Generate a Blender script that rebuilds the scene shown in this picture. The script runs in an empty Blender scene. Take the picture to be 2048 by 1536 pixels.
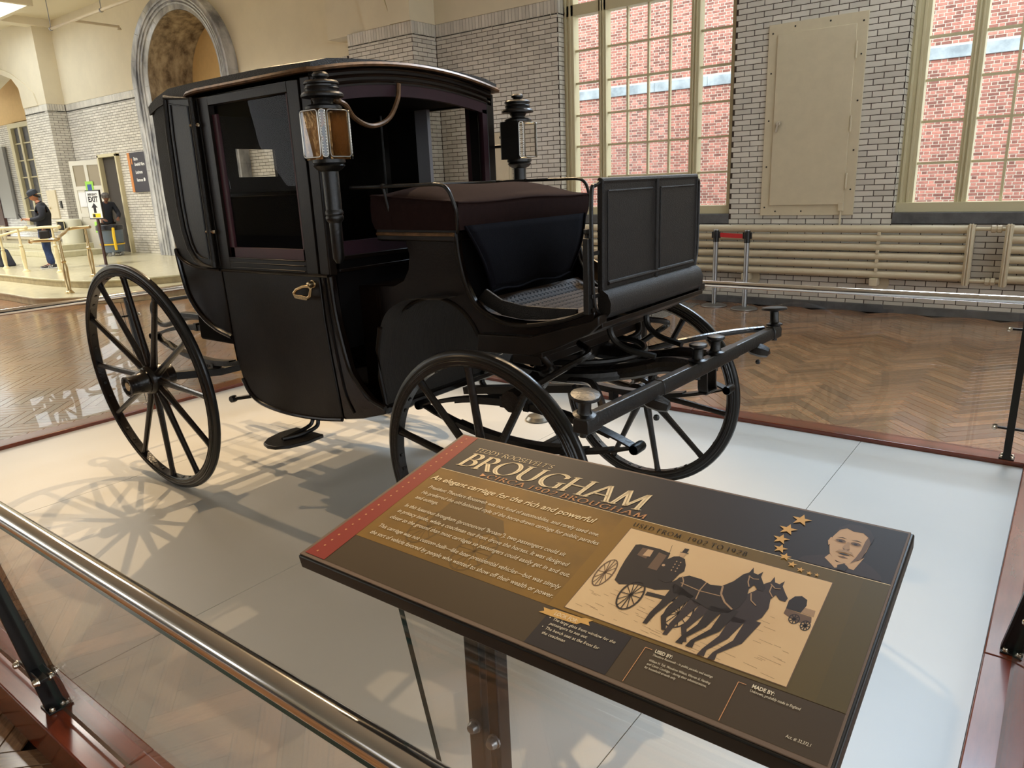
import bpy, bmesh, math, random
from mathutils import Vector, Matrix
random.seed(7)
PI = math.pi
S = bpy.context.scene
COL = S.collection

# ---------------------------------------------------------------- camera
cam_d = bpy.data.cameras.new('camera')
cam = bpy.data.objects.new('camera', cam_d)
COL.objects.link(cam)
cam_d.sensor_width = 36.0
cam_d.lens = 1458.3 / 2048 * 36
cam_d.clip_start = 0.02
cam_d.clip_end = 300
_P, _R, _Y = math.radians(15.5), math.radians(-2.36), math.radians(-52.2)
_f = Vector((0, math.cos(_P), -math.sin(_P)))
_r = Vector((1, 0, 0))
_u = _r.cross(_f)
_r2 = math.cos(_R) * _r + math.sin(_R) * _u
_u2 = -math.sin(_R) * _r + math.cos(_R) * _u
_M = Matrix(((math.sin(_Y + PI), math.cos(_Y + PI), 0), (math.sin(_Y + PI / 2), math.cos(_Y + PI / 2), 0), (0, 0, 1)))
_r2, _u2, _f2 = _M @ _r2, _M @ _u2, _M @ _f
cam.matrix_world = Matrix(((_r2.x, _u2.x, -_f2.x, 0), (_r2.y, _u2.y, -_f2.y, 0), (_r2.z, _u2.z, -_f2.z, 1.70), (0, 0, 0, 1)))
S.camera = cam
S.view_settings.view_transform = 'Standard'
S.view_settings.look = 'None'
S.view_settings.gamma = 1
S.view_settings.use_curve_mapping = False
S.view_settings.exposure = 0.0
S.cycles.max_bounces = 8
S.cycles.transparent_max_bounces = 24
S.cycles.caustics_reflective = False
S.cycles.caustics_refractive = False
S.cycles.sample_clamp_indirect = 6.0
S.cycles.use_denoising = True

# ---------------------------------------------------------------- world and lights
W = bpy.data.worlds.new('overcast_sky')
S.world = W
W.use_nodes = True
bg = W.node_tree.nodes['Background']
bg.inputs[0].default_value = (0.86, 0.93, 1.0, 1)
bg.inputs[1].default_value = 5.0

def area(name, loc, target, sx, sy, power, color, spread=180):
    d = bpy.data.lights.new(name, 'AREA')
    d.shape = 'RECTANGLE'; d.size = sx; d.size_y = sy
    d.energy = power; d.color = color; d.spread = math.radians(spread)
    o = bpy.data.objects.new(name, d); COL.objects.link(o)
    o.location = loc
    o.rotation_euler = (Vector(target) - Vector(loc)).to_track_quat('-Z', 'Y').to_euler()
    return o

def spot(name, loc, target, power, color, angle=40, rad=0.03, blend=0.5):
    d = bpy.data.lights.new(name, 'SPOT')
    d.energy = power; d.color = color; d.spot_size = math.radians(angle); d.spot_blend = blend
    d.shadow_soft_size = rad
    o = bpy.data.objects.new(name, d); COL.objects.link(o)
    o.location = loc
    o.rotation_euler = (Vector(target) - Vector(loc)).to_track_quat('-Z', 'Y').to_euler()
    return o

WARM = (1.0, 0.74, 0.46)
DAY = (0.94, 0.96, 1.0)
# daylight through the tall windows of the two walls behind and beside the photographer
for i_, y_ in enumerate((-10.7, -6.2, -1.7, 2.7, 7.2)):
    area('window_daylight', (7.6, y_, 3.1), (0, y_ * 0.6, 1.0), 2.2, 4.0, 6, DAY)
for i_, x_ in enumerate((-30, -24, -18, -10)):
    area('clerestory_daylight', (x_, -13.6, 3.6), (x_ - 3, 4, 0.8), 4.5, 3.5, (200, 200, 120, 35)[i_], DAY)
# sky seen through the roof light above the far right end of the display
area('rooflight_daylight', (-0.9, 7.9, 6.7), (-0.7, 2.6, 0.1), 2.6, 1.6, 115, (0.62, 0.80, 1.0), 75)
# warm ceiling lamps of the hall
for x_, y_, p_ in ((-20, 3, 480), (-15.5, 4.8, 260), (-26, 2, 400), (-11, 3, 120)):
    area('ceiling_lamp', (x_, y_, 6.1), (x_, y_, 0), 1.2, 1.2, p_, (1.0, 0.95, 0.86), 150)
# display spotlights on the ceiling track, plus an added one for the sign
WARM = (1.0, 0.72, 0.42)
spot('track_spot', (-6.2, 4.6, 5.9), (-3.3, 1.9, 0.1), 950, WARM, 44)
spot('track_spot', (-4.6, 5.2, 5.9), (-2.6, 1.7, 0.1), 850, WARM, 46)
spot('track_spot', (-2.6, 5.6, 5.9), (-1.9, 1.3, 0.1), 420, WARM, 30)
spot('track_spot', (-1.6, 1.6, 5.9), (-0.62, 0.72, 1.2), 170, WARM, 16)  # added lamp, there only to brighten the information sign
spot('track_spot', (-7.2, 1.4, 5.9), (-4.0, 1.5, 0.1), 520, WARM, 46)


# ---------------------------------------------------------------- helpers
def lin(c):
    return c / 12.92 if c <= 0.04045 else ((c + 0.055) / 1.055) ** 2.4
def rgb(r, g, b):
    return (lin(r / 255), lin(g / 255), lin(b / 255), 1)

MATS = {}
def mat(name, col, rough=0.5, metal=0.0, coat=0.0, var=0.0, vscale=8.0, bump=0.0, bscale=60.0, stretch=None,
        rand=0.0, spec=0.5, col2=None, detail=4.0, coat_rough=0.1, sheen=0.0):
    m = bpy.data.materials.new(name)
    m.use_nodes = True
    nt = m.node_tree; N = nt.nodes; L = nt.links
    b = N['Principled BSDF']
    b.inputs['Base Color'].default_value = col
    b.inputs['Roughness'].default_value = rough
    b.inputs['Metallic'].default_value = metal
    b.inputs['Coat Weight'].default_value = coat
    b.inputs['Coat Roughness'].default_value = coat_rough
    b.inputs['Specular IOR Level'].default_value = spec
    if sheen: b.inputs['Sheen Weight'].default_value = sheen
    tc = N.new('ShaderNodeTexCoord')
    vec = tc.outputs['Object']
    if stretch:
        mp = N.new('ShaderNodeMapping'); mp.inputs['Scale'].default_value = stretch
        L.new(vec, mp.inputs['Vector']); vec = mp.outputs['Vector']
    cur = None
    if var > 0 or col2:
        n = N.new('ShaderNodeTexNoise'); n.inputs['Scale'].default_value = vscale
        n.inputs['Detail'].default_value = detail; n.inputs['Roughness'].default_value = 0.6
        L.new(vec, n.inputs['Vector'])
        mx = N.new('ShaderNodeMix'); mx.data_type = 'RGBA'
        c2 = col2 or tuple(max(0, c * (1 - var)) for c in col[:3]) + (1,)
        mx.inputs['A'].default_value = col if col2 else tuple(min(1, c * (1 + var)) for c in col[:3]) + (1,)
        mx.inputs['B'].default_value = c2
        mr = N.new('ShaderNodeMapRange'); mr.inputs['From Min'].default_value = 0.35; mr.inputs['From Max'].default_value = 0.65
        L.new(n.outputs['Fac'], mr.inputs['Value']); L.new(mr.outputs['Result'], mx.inputs['Factor'])
        cur = mx.outputs['Result']
    if rand > 0:
        g = N.new('ShaderNodeNewGeometry'); oi = N.new('ShaderNodeObjectInfo')
        ad = N.new('ShaderNodeMath'); ad.operation = 'ADD'
        L.new(g.outputs['Random Per Island'], ad.inputs[0]); L.new(oi.outputs['Random'], ad.inputs[1])
        fr = N.new('ShaderNodeMath'); fr.operation = 'FRACT'; L.new(ad.outputs[0], fr.inputs[0])
        mr2 = N.new('ShaderNodeMapRange'); mr2.inputs['To Min'].default_value = 1 - rand; mr2.inputs['To Max'].default_value = 1 + rand * 0.6
        L.new(fr.outputs[0], mr2.inputs['Value'])
        ml = N.new('ShaderNodeMix'); ml.data_type = 'RGBA'; ml.blend_type = 'MULTIPLY'; ml.inputs['Factor'].default_value = 1
        if cur: L.new(cur, ml.inputs['A'])
        else: ml.inputs['A'].default_value = col
        L.new(mr2.outputs['Result'], ml.inputs['B'])
        cur = ml.outputs['Result']
    if cur: L.new(cur, b.inputs['Base Color'])
    if bump > 0:
        n2 = N.new('ShaderNodeTexNoise'); n2.inputs['Scale'].default_value = bscale; n2.inputs['Detail'].default_value = 3
        L.new(vec, n2.inputs['Vector'])
        bp = N.new('ShaderNodeBump'); bp.inputs['Strength'].default_value = bump; bp.inputs['Distance'].default_value = 0.01
        L.new(n2.outputs['Fac'], bp.inputs['Height']); L.new(bp.outputs['Normal'], b.inputs['Normal'])
    MATS[name] = m
    return m

def glass(name, tint=(1, 1, 1, 1), refl=1.0, ior=1.45):
    m = bpy.data.materials.new(name); m.use_nodes = True
    nt = m.node_tree; N = nt.nodes; L = nt.links
    N.remove(N['Principled BSDF'])
    t = N.new('ShaderNodeBsdfTransparent'); t.inputs[0].default_value = tint
    g = N.new('ShaderNodeBsdfGlossy'); g.inputs['Roughness'].default_value = 0.0
    g.inputs['Color'].default_value = (refl, refl, refl, 1)
    f = N.new('ShaderNodeFresnel'); gm = N.new('ShaderNodeNewGeometry'); mr = N.new('ShaderNodeMapRange')
    mr.inputs['To Min'].default_value = ior; mr.inputs['To Max'].default_value = 1 / ior
    L.new(gm.outputs['Backfacing'], mr.inputs['Value']); L.new(mr.outputs['Result'], f.inputs['IOR'])
    mx = N.new('ShaderNodeMixShader')
    L.new(f.outputs[0], mx.inputs[0]); L.new(t.outputs[0], mx.inputs[1]); L.new(g.outputs[0], mx.inputs[2])
    L.new(mx.outputs[0], N['Material Output'].inputs['Surface'])
    MATS[name] = m
    return m

class MB:
    def __init__(s): s.v = []; s.f = []
    def add(s, vs, fs):
        k = len(s.v); s.v += [tuple(p) for p in vs]; s.f += [tuple(i + k for i in f) for f in fs]; return s
    def box(s, x0, x1, y0, y1, z0, z1):
        return s.add([(x0, y0, z0), (x1, y0, z0), (x1, y1, z0), (x0, y1, z0), (x0, y0, z1), (x1, y0, z1), (x1, y1, z1), (x0, y1, z1)],
                     [(0, 3, 2, 1), (4, 5, 6, 7), (0, 1, 5, 4), (1, 2, 6, 5), (2, 3, 7, 6), (3, 0, 4, 7)])
    def beam(s, a, b, w, h, up=(0, 0, 1), w2=None, h2=None):
        a, b, up = Vector(a), Vector(b), Vector(up)
        d = (b - a).normalized(); r = d.cross(up).normalized(); u = r.cross(d)
        w2 = w if w2 is None else w2; h2 = h if h2 is None else h2
        vs = []
        for p, ww, hh in ((a, w, h), (b, w2, h2)):
            for i, j in ((-1, -1), (1, -1), (1, 1), (-1, 1)): vs.append(p + r * i * ww / 2 + u * j * hh / 2)
        return s.add(vs, [(0, 3, 2, 1), (4, 5, 6, 7), (0, 1, 5, 4), (1, 2, 6, 5), (2, 3, 7, 6), (3, 0, 4, 7)])
    def sweep(s, pts, prof, closed=False, up=(0, 0, 1), scales=None):
        pts = [Vector(p) for p in pts]; n = len(pts); m = len(prof); up = Vector(up); vs = []
        for i, p in enumerate(pts):
            a = pts[i - 1] if (i > 0 or closed) else p
            b = pts[(i + 1) % n] if (i < n - 1 or closed) else p
            d = (b - a).normalized()
            r = d.cross(up)
            if r.length < 1e-4: r = d.cross(Vector((0.0, 1, 0)))
            r.normalize(); u = r.cross(d); k = scales[i] if scales else 1
            for q in prof: vs.append(p + r * q[0] * k + u * q[1] * k)
        fs = []
        for i in range(n if closed else n - 1):
            j = (i + 1) % n
            for q in range(m):
                w = (q + 1) % m; fs.append((i * m + q, i * m + w, j * m + w, j * m + q))
        if not closed:
            fs.append(tuple(range(m - 1, -1, -1))); fs.append(tuple(range((n - 1) * m, n * m)))
        return s.add(vs, fs)
    def tube(s, pts, r, n=8, closed=False, scales=None, up=(0, 0, 1)):
        return s.sweep(pts, [(r * math.cos(2 * PI * i / n), r * math.sin(2 * PI * i / n)) for i in range(n)], closed, up, scales)
    def lathe(s, prof, o=(0, 0, 0), ax=(0, 0, 1), n=24, closed=False, ref=None):
        o, ax = Vector(o), Vector(ax).normalized()
        ref = Vector(ref) if ref else (Vector((1, 0, 0)) if abs(ax.x) < 0.9 else Vector((0, 0, 1)))
        e1 = (ref - ax * ref.dot(ax)).normalized(); e2 = ax.cross(e1); vs = []; m = len(prof)
        for i in range(n):
            a = 2 * PI * i / n; d = e1 * math.cos(a) + e2 * math.sin(a)
            for r, h in prof: vs.append(o + d * r + ax * h)
        fs = []
        for i in range(n):
            j = (i + 1) % n
            for q in range(m if closed else m - 1):
                w = (q + 1) % m; fs.append((i * m + q, j * m + q, j * m + w, i * m + w))
        if not closed:
            if prof[0][0] > 1e-5: fs.append(tuple(i * m for i in range(n))[::-1])
            if prof[-1][0] > 1e-5: fs.append(tuple(i * m + m - 1 for i in range(n)))
        return s.add(vs, fs)
    def prism(s, poly, h0, h1, plane='xz'):
        def P(a, b, h): return {'xz': (a, h, b), 'xy': (a, b, h), 'yz': (h, a, b)}[plane]
        n = len(poly)
        vs = [P(a, b, h0) for a, b in poly] + [P(a, b, h1) for a, b in poly]
        fs = [tuple(range(n)), tuple(range(2 * n - 1, n - 1, -1))] + [(i, i + n, (i + 1) % n + n, (i + 1) % n) for i in range(n)]
        return s.add(vs, fs)
    def ball(s, c, r, n=12, sc=(1, 1, 1)):
        c = Vector(c); vs = []; fs = []; m = n // 2
        for j in range(m + 1):
            t = PI * j / m
            for i in range(n):
                a = 2 * PI * i / n
                vs.append((c.x + r * sc[0] * math.sin(t) * math.cos(a), c.y + r * sc[1] * math.sin(t) * math.sin(a), c.z + r * sc[2] * math.cos(t)))
        for j in range(m):
            for i in range(n):
                k = (i + 1) % n; fs.append((j * n + i, (j + 1) * n + i, (j + 1) * n + k, j * n + k))
        return s.add(vs, fs)
    def mirror_y(s, yc, k0=0, f0=0):
        vs = [(x, 2 * yc - y, z) for x, y, z in s.v[k0:]]; n = len(s.v) - k0
        fs = [tuple(i + n for i in reversed(f)) for f in s.f[f0:]]
        s.v += vs; s.f += fs; return s
    def mesh(s, name, m, smooth=35, off=(0, 0, 0)):
        me = bpy.data.meshes.new(name)
        if any(off): vs = [(x - off[0], y - off[1], z - off[2]) for x, y, z in s.v]
        else: vs = s.v
        me.from_pydata(vs, [], s.f); me.validate()
        bm = bmesh.new(); bm.from_mesh(me)
        bmesh.ops.remove_doubles(bm, verts=bm.verts, dist=1e-6) if len(s.v) < 30000 else None
        bmesh.ops.recalc_face_normals(bm, faces=bm.faces)
        bm.to_mesh(me); bm.free()
        if m: me.materials.append(m)
        if smooth:
            me.shade_smooth(); me.set_sharp_from_angle(angle=math.radians(smooth))
        return me
    def build(s, name, m, parent=None, smooth=35, bevel=0.0, seg=2):
        off = origin_of(parent)
        me = s.mesh(name, m, smooth, off)
        o = bpy.data.objects.new(name, me); COL.objects.link(o)
        if parent: o.parent = parent
        if bevel:
            b = o.modifiers.new('bevel', 'BEVEL'); b.width = bevel; b.segments = seg; b.limit_method = 'ANGLE'; b.angle_limit = math.radians(35)
        return o

def origin_of(p):
    q = Vector((0, 0, 0))
    while p is not None:
        q += p.location; p = p.parent
    return q
def tag(o, label=None, cat=None, group=None, kind=None):
    if label: o['label'] = label
    if cat: o['category'] = cat
    if group: o['group'] = group
    if kind: o['kind'] = kind
    return o
def thing(name, label, cat, loc=(0, 0, 0), rz=0, group=None):
    o = bpy.data.objects.new(name, None); COL.objects.link(o)
    o.location = loc; o.rotation_euler = (0, 0, rz); o.empty_display_size = 0.1
    return tag(o, label, cat, group)
def single(mb, name, m, label, cat, base, group=None, **k):
    """a thing that is one mesh, origin at its base"""
    me = mb.mesh(name, m, k.get('smooth', 35), base)
    o = bpy.data.objects.new(name, me); COL.objects.link(o); o.location = base
    if k.get('bevel'):
        b = o.modifiers.new('bevel', 'BEVEL'); b.width = k['bevel']; b.segments = 2; b.limit_method = 'ANGLE'
    return tag(o, label, cat, group)
def struct(mb, name, m, parent=None, **k):
    o = mb.build(name, m, parent, **k)
    if parent is None: o['kind'] = 'structure'
    return o
def dup(root, loc, rz=None, label=None, group=None):
    r = root.copy(); COL.objects.link(r); r.location = loc
    if rz is not None: r.rotation_euler = (0, 0, rz)
    if label: r['label'] = label
    if group: r['group'] = group
    for ch in list(root.children):
        c = ch.copy(); COL.objects.link(c); c.parent = r
        for g in list(ch.children):
            d = g.copy(); COL.objects.link(d); d.parent = c
    return r
def arc(cx, cy, rx, ry, a0, a1, n=10):
    return [(cx + rx * math.cos(math.radians(a0 + (a1 - a0) * i / n)), cy + ry * math.sin(math.radians(a0 + (a1 - a0) * i / n))) for i in range(n + 1)]
def crom(pts, n=6):
    """smooth curve through points"""
    P = [Vector(p) for p in pts]; out = []
    for i in range(len(P) - 1):
        p0 = P[i - 1] if i else P[0] * 2 - P[1]; p1 = P[i]; p2 = P[i + 1]; p3 = P[i + 2] if i + 2 < len(P) else P[-1] * 2 - P[-2]
        for k in range(n):
            t = k / n
            out.append(0.5 * ((2 * p1) + (p2 - p0) * t + (2 * p0 - 5 * p1 + 4 * p2 - p3) * t * t + (3 * p1 - p0 - 3 * p2 + p3) * t ** 3))
    out.append(P[-1]); return out

# ---------------------------------------------------------------- materials
M_tile = mat('glazed_brick', rgb(214, 209, 198), 0.22, var=0.05, vscale=3, rand=0.14, spec=0.5)
M_mortar = mat('dark_mortar', rgb(62, 50, 42), 0.9, var=0.2)
M_plaster = mat('cream_plaster', rgb(228, 217, 190), 0.8, var=0.03, vscale=2, bump=0.05, bscale=30)
M_plaster2 = mat('ochre_plaster', rgb(222, 186, 128), 0.8, var=0.03)
M_ceil = mat('ceiling_paint', rgb(232, 222, 198), 0.85)
M_marble = mat('grey_marble', rgb(206, 206, 204), 0.25, col2=rgb(112, 114, 120), vscale=1.6, detail=9, stretch=(1.6, 1.6, 0.7))
M_marble2 = mat('brown_marble', rgb(186, 172, 148), 0.25, col2=rgb(96, 84, 72), vscale=3.2, detail=9, stretch=(1.6, 1.6, 0.9))
M_slate = mat('slate', rgb(88, 88, 90), 0.55, var=0.25, vscale=6)
M_cream = mat('cream_paint', rgb(208, 196, 168), 0.4, var=0.03)
M_creamwin = mat('window_paint', rgb(206, 196, 160), 0.45)
M_redbrick = mat('red_brick', rgb(178, 116, 100), 0.85, var=0.18, vscale=14, rand=0.5)
M_outmortar = mat('white_mortar', rgb(226, 214, 196), 0.9)
M_limestone = mat('pale_stone', rgb(188, 196, 198), 0.6, col2=rgb(140, 150, 154), vscale=3, detail=8)
M_plank = mat('parquet_oak', rgb(146, 104, 68), 0.24, var=0.25, vscale=5, stretch=(1, 1, 1), rand=0.48, spec=0.8, bump=0.06, bscale=9, coat=0.7, coat_rough=0.12)
M_under = mat('floor_joint', rgb(50, 32, 20), 0.6)
M_platform = mat('grey_platform', rgb(192, 190, 184), 0.40, var=0.02, vscale=1.5, spec=0.6, bump=0.03, bscale=4)
M_joint = mat('platform_joint', rgb(120, 116, 108), 0.7)
M_curb = mat('red_wood', rgb(112, 48, 26), 0.24, var=0.18, vscale=5, stretch=(1, 6, 6), spec=0.6, coat=0.3)
M_black = mat('black_paint', rgb(20, 19, 18), 0.35)
M_chrome = mat('chrome', (0.82, 0.80, 0.78, 1), 0.12, 1.0, var=0.05, vscale=5)
M_bolt = mat('bolt_steel', (0.62, 0.55, 0.45, 1), 0.22, 1.0)
M_steel = mat('grey_steel', (0.34, 0.34, 0.34, 1), 0.35, 0.8)
M_glass = glass('clear_glass', (0.985, 0.99, 0.988, 1), 1.0, 1.42)
M_gedge = mat('glass_edge', rgb(44, 58, 52), 0.2)
M_pane = glass('window_glass', (0.95, 0.97, 0.97, 1), 0.8, 1.35)
M_terr = mat('terrazzo', rgb(196, 190, 160), 0.22, var=0.06, vscale=10)
M_terredge = mat('terrazzo_edge', rgb(168, 152, 116), 0.5, var=0.15, vscale=8)
M_coach = mat('coach_paint', rgb(25, 17, 10), 0.36, var=0.25, vscale=12, bump=0.05, bscale=120, spec=0.28)
M_coachgloss = mat('coach_gloss', rgb(22, 14, 9), 0.2, var=0.2, vscale=10, bump=0.03, bscale=90, spec=0.35)
M_leather = mat('coach_leather', rgb(25, 20, 16), 0.5, var=0.25, vscale=30, bump=0.35, bscale=220, spec=0.35)
M_planks = mat('cracked_wood', rgb(40, 34, 28), 0.6, var=0.35, vscale=10, stretch=(1, 22, 1), bump=0.6, bscale=24)
M_gilt = mat('worn_moulding', rgb(104, 76, 50), 0.35, 0.3, var=0.4, vscale=24)
M_maroon = mat('maroon_frame', rgb(66, 26, 34), 0.5, var=0.12)
M_maroon_shade = mat('shaded_maroon_frame', rgb(44, 18, 26), 0.55, var=0.12, spec=0.25)  # same maroon darkened: the front sash's shade is put into its colour
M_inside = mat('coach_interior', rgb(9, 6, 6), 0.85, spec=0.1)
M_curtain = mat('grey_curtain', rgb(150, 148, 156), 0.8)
M_cushion = mat('brown_cloth', rgb(40, 26, 24), 0.95, var=0.08, vscale=40, bump=0.2, bscale=400, spec=0.1)
M_apron = mat('navy_cloth', rgb(16, 15, 21), 0.95, var=0.1, vscale=30, bump=0.2, bscale=300, spec=0.1)
M_iron = mat('carriage_iron', rgb(18, 15, 12), 0.38, 0.0, var=0.3, vscale=30, bump=0.15, bscale=90)
M_wheel = mat('wheel_paint', rgb(28, 22, 18), 0.24, var=0.3, vscale=18, bump=0.12, bscale=70, spec=0.4)
M_tyre = mat('rubber_tyre', rgb(18, 16, 15), 0.3)
M_brass = mat('brass', (0.62, 0.46, 0.26, 1), 0.26, 1.0)
M_amber = mat('amber_reflector', (0.34, 0.20, 0.09, 1), 0.32, 1.0, bump=0.3, bscale=60)
M_silver = mat('silver_trim', (0.34, 0.32, 0.28, 1), 0.3, 1.0)
M_mat = mat('perforated_brass_mat', rgb(52, 36, 22), 0.7, 0.0, var=0.2, vscale=20)
M_hole = mat('dark_hole', rgb(8, 7, 6), 0.9)
M_roofskin = mat('roof_leather', rgb(32, 27, 21), 0.5, var=0.3, vscale=20, bump=0.4, bscale=160)
M_paneglass = glass('carriage_glass', (0.82, 0.82, 0.8, 1), 0.16, 1.4)
M_lampglass = glass('lamp_glass', (0.96, 0.94, 0.9, 1), 1.0, 1.5)

# ================================================================ SETTING
# --- herringbone parquet
PL, PW = 0.47, 0.47 / 6
def plank_material():
    m = M_plank; nt = m.node_tree; N = nt.nodes; L = nt.links
    uv = N.new('ShaderNodeUVMap'); mp = N.new('ShaderNodeMapping'); mp.inputs['Scale'].default_value = (1.2, 9, 1)
    L.new(uv.outputs[0], mp.inputs['Vector'])
    for n in list(N):
        if n.type == 'TEX_NOISE':
            for l in list(n.inputs['Vector'].links): L.remove(l)
            L.new(mp.outputs[0], n.inputs['Vector'])
plank_material()
floor = struct(MB().add([(-34, -14, -0.02), (10, -14, -0.02), (10, 10.0, -0.02), (-34, 10.0, -0.02)], [(0, 1, 2, 3)]), 'floor', M_under, smooth=0)
def plank_geo(cx, cy, ang):
    """top plate with chamfered rim"""
    c, s = math.cos(ang), math.sin(ang); g = 0.0008; ch = 0.0022; vs = []
    for z, k in ((-0.004, 0), (0.0, ch)):
        for i, j in ((-1, -1), (1, -1), (1, 1), (-1, 1)):
            a, b = i * (PL / 2 - g - k), j * (PW / 2 - g - k)
            vs.append((cx + a * c - b * s, cy + a * s + b * c, z))
    return vs, [(4, 5, 6, 7), (0, 1, 5, 4), (1, 2, 6, 5), (2, 3, 7, 6), (3, 0, 4, 7)]
def plank_uv(me, count, offs):
    uv = me.uv_layers.new(name='UVMap'); loc = ((-1, -1), (1, -1), (1, 1), (-1, 1))
    for p in range(count):
        du, dv = offs[p]
        for f in range(5):
            poly = me.polygons[p * 5 + f]
            for li in poly.loop_indices:
                k = (me.loops[li].vertex_index - p * 8) % 4
                uv.data[li].uv = (loc[k][0] * PL + du, loc[k][1] * PW * 0.9 + dv)
cells = []
n6 = 6; rt = math.sqrt(0.5)
def rotc(X, Y): return ((X - Y) * rt * PW + 0.169, (X + Y) * rt * PW)
def keep(x, y):
    if x < -22.5 or x > 3.2 or y < -1.8 or y > 9.62: return False
    if -5.6 < x < 0.03 and 0.7 < y < 4.6: return False
    if x < -13.6 and y > 6.2: return False
    if x < -7 and y < 0.6: return False
    return True
for k in range(-160, 260):
    for m_ in range(-30, 30):
        X, Y = k + 2 * n6 * m_ + n6 / 2, k + 0.5
        c = rotc(X, Y)
        if keep(*c): cells.append((c[0], c[1], PI / 4))
        X, Y = k + 0.5, k - 2 * n6 + 1 + 2 * n6 * m_ + n6 / 2
        c = rotc(X, Y)
        if keep(*c): cells.append((c[0], c[1], 3 * PI / 4))
def plank_rank(c):
    d = Vector((c[0], c[1], -1.7)); z = d.dot(_f2)
    if z < 0.3: return 1e9
    px, py = d.dot(_r2) / z, d.dot(_u2) / z
    if abs(px) > 0.72 or abs(py) > 0.54: return 1e8
    return z
cells.sort(key=plank_rank)
protos = {}
for c in cells[:300]:
    if c[2] not in protos:
        vs, fs = plank_geo(0, 0, c[2]); me = bpy.data.meshes.new('plank'); me.from_pydata(vs, [], fs); me.materials.append(M_plank)
        plank_uv(me, 1, [(0, 0)]); protos[c[2]] = me
    o = bpy.data.objects.new('plank', protos[c[2]]); COL.objects.link(o); o.location = (c[0], c[1], 0); o.parent = floor
mbp = MB(); offs = []
for c in cells[300:]:
    vs, fs = plank_geo(*c); mbp.add(vs, fs); offs.append((random.uniform(0, 40), random.uniform(0, 40)))
me = bpy.data.meshes.new('planks'); me.from_pydata(mbp.v, [], mbp.f); me.materials.append(M_plank); plank_uv(me, len(offs), offs)
o = bpy.data.objects.new('planks', me); COL.objects.link(o); o.parent = floor; o['kind'] = 'stuff'

# --- bricks in a wall plane
def brick_geo(a0, a1, z0, z1, plane, pos, proud):
    """five faced block: plane 'y' faces -Y at y=pos, plane 'x' faces +X at x=pos"""
    ch = 0.002; vs = []
    for dep, k in ((proud, 0.0), (0.0, ch)):
        for a, z in ((a0 + k, z0 + k), (a1 - k, z0 + k), (a1 - k, z1 - k), (a0 + k, z1 - k)):
            vs.append((a, pos + dep, z) if plane == 'y' else (pos - dep, a, z))
    return vs, [(4, 5, 6, 7), (0, 1, 5, 4), (1, 2, 6, 5), (2, 3, 7, 6), (3, 0, 4, 7)]
def lay(a0, a1, z0, z1, holes=(), pitch=0.216, course=0.065, gap=0.004, soldier=None, flemish=False, phase=0.0):
    out = []
    nrow = int(round((z1 - z0) / course)); spans_all = []
    for r in range(nrow):
        zb = z0 + r * course
        if soldier and zb >= soldier: break
        spans = [(a0, a1)]
        for h in holes:
            if h[2] < zb + course * 0.6 and h[3] > zb + course * 0.4:
                ns = []
                for s0, s1 in spans:
                    if h[0] > s0: ns.append((s0, min(s1, h[0])))
                    if h[1] < s1: ns.append((max(s0, h[1]), s1))
                spans = [q for q in ns if q[1] - q[0] > 0.03]
        if flemish:
            x = a0 - pitch * 1.5 + (0 if r % 2 else pitch * 0.78) + phase; k = 0; edges = []
            while x < a1:
                w = pitch if k % 2 == 0 else pitch * 0.53
                edges.append((x, x + w)); x += w; k += 1
        else:
            x = a0 - pitch + (0 if r % 2 else pitch / 2) + phase; edges = []
            while x < a1: edges.append((x, x + pitch)); x += pitch
        for s0, s1 in spans:
            for e0, e1 in edges:
                b0, b1 = max(e0, s0), min(e1, s1)
                if b1 - b0 > 0.03: out.append((b0 + gap, b1 - gap, zb + gap * 0.8, zb + course - gap * 0.8))
    if soldier:
        spans = [(a0, a1)]
        for h in holes:
            if h[2] < soldier + 0.1 < h[3]:
                ns = []
                for s0, s1 in spans:
                    if h[0] > s0: ns.append((s0, min(s1, h[0])))
                    if h[1] < s1: ns.append((max(s0, h[1]), s1))
                spans = ns
        for s0, s1 in spans:
            x = s0
            while x < s1 - 0.02:
                out.append((x + gap, min(x + course, s1) - gap * 0.3, soldier + gap, z1 - gap * 0.5)); x += course
    return out
def in_view(p, mx=0.715, my=0.535):
    d = Vector(p) - Vector((0, 0, 1.7)); z = d.dot(_f2)
    return z > 0.2 and abs(d.dot(_r2) / z) < mx and abs(d.dot(_u2) / z) < my
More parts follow.
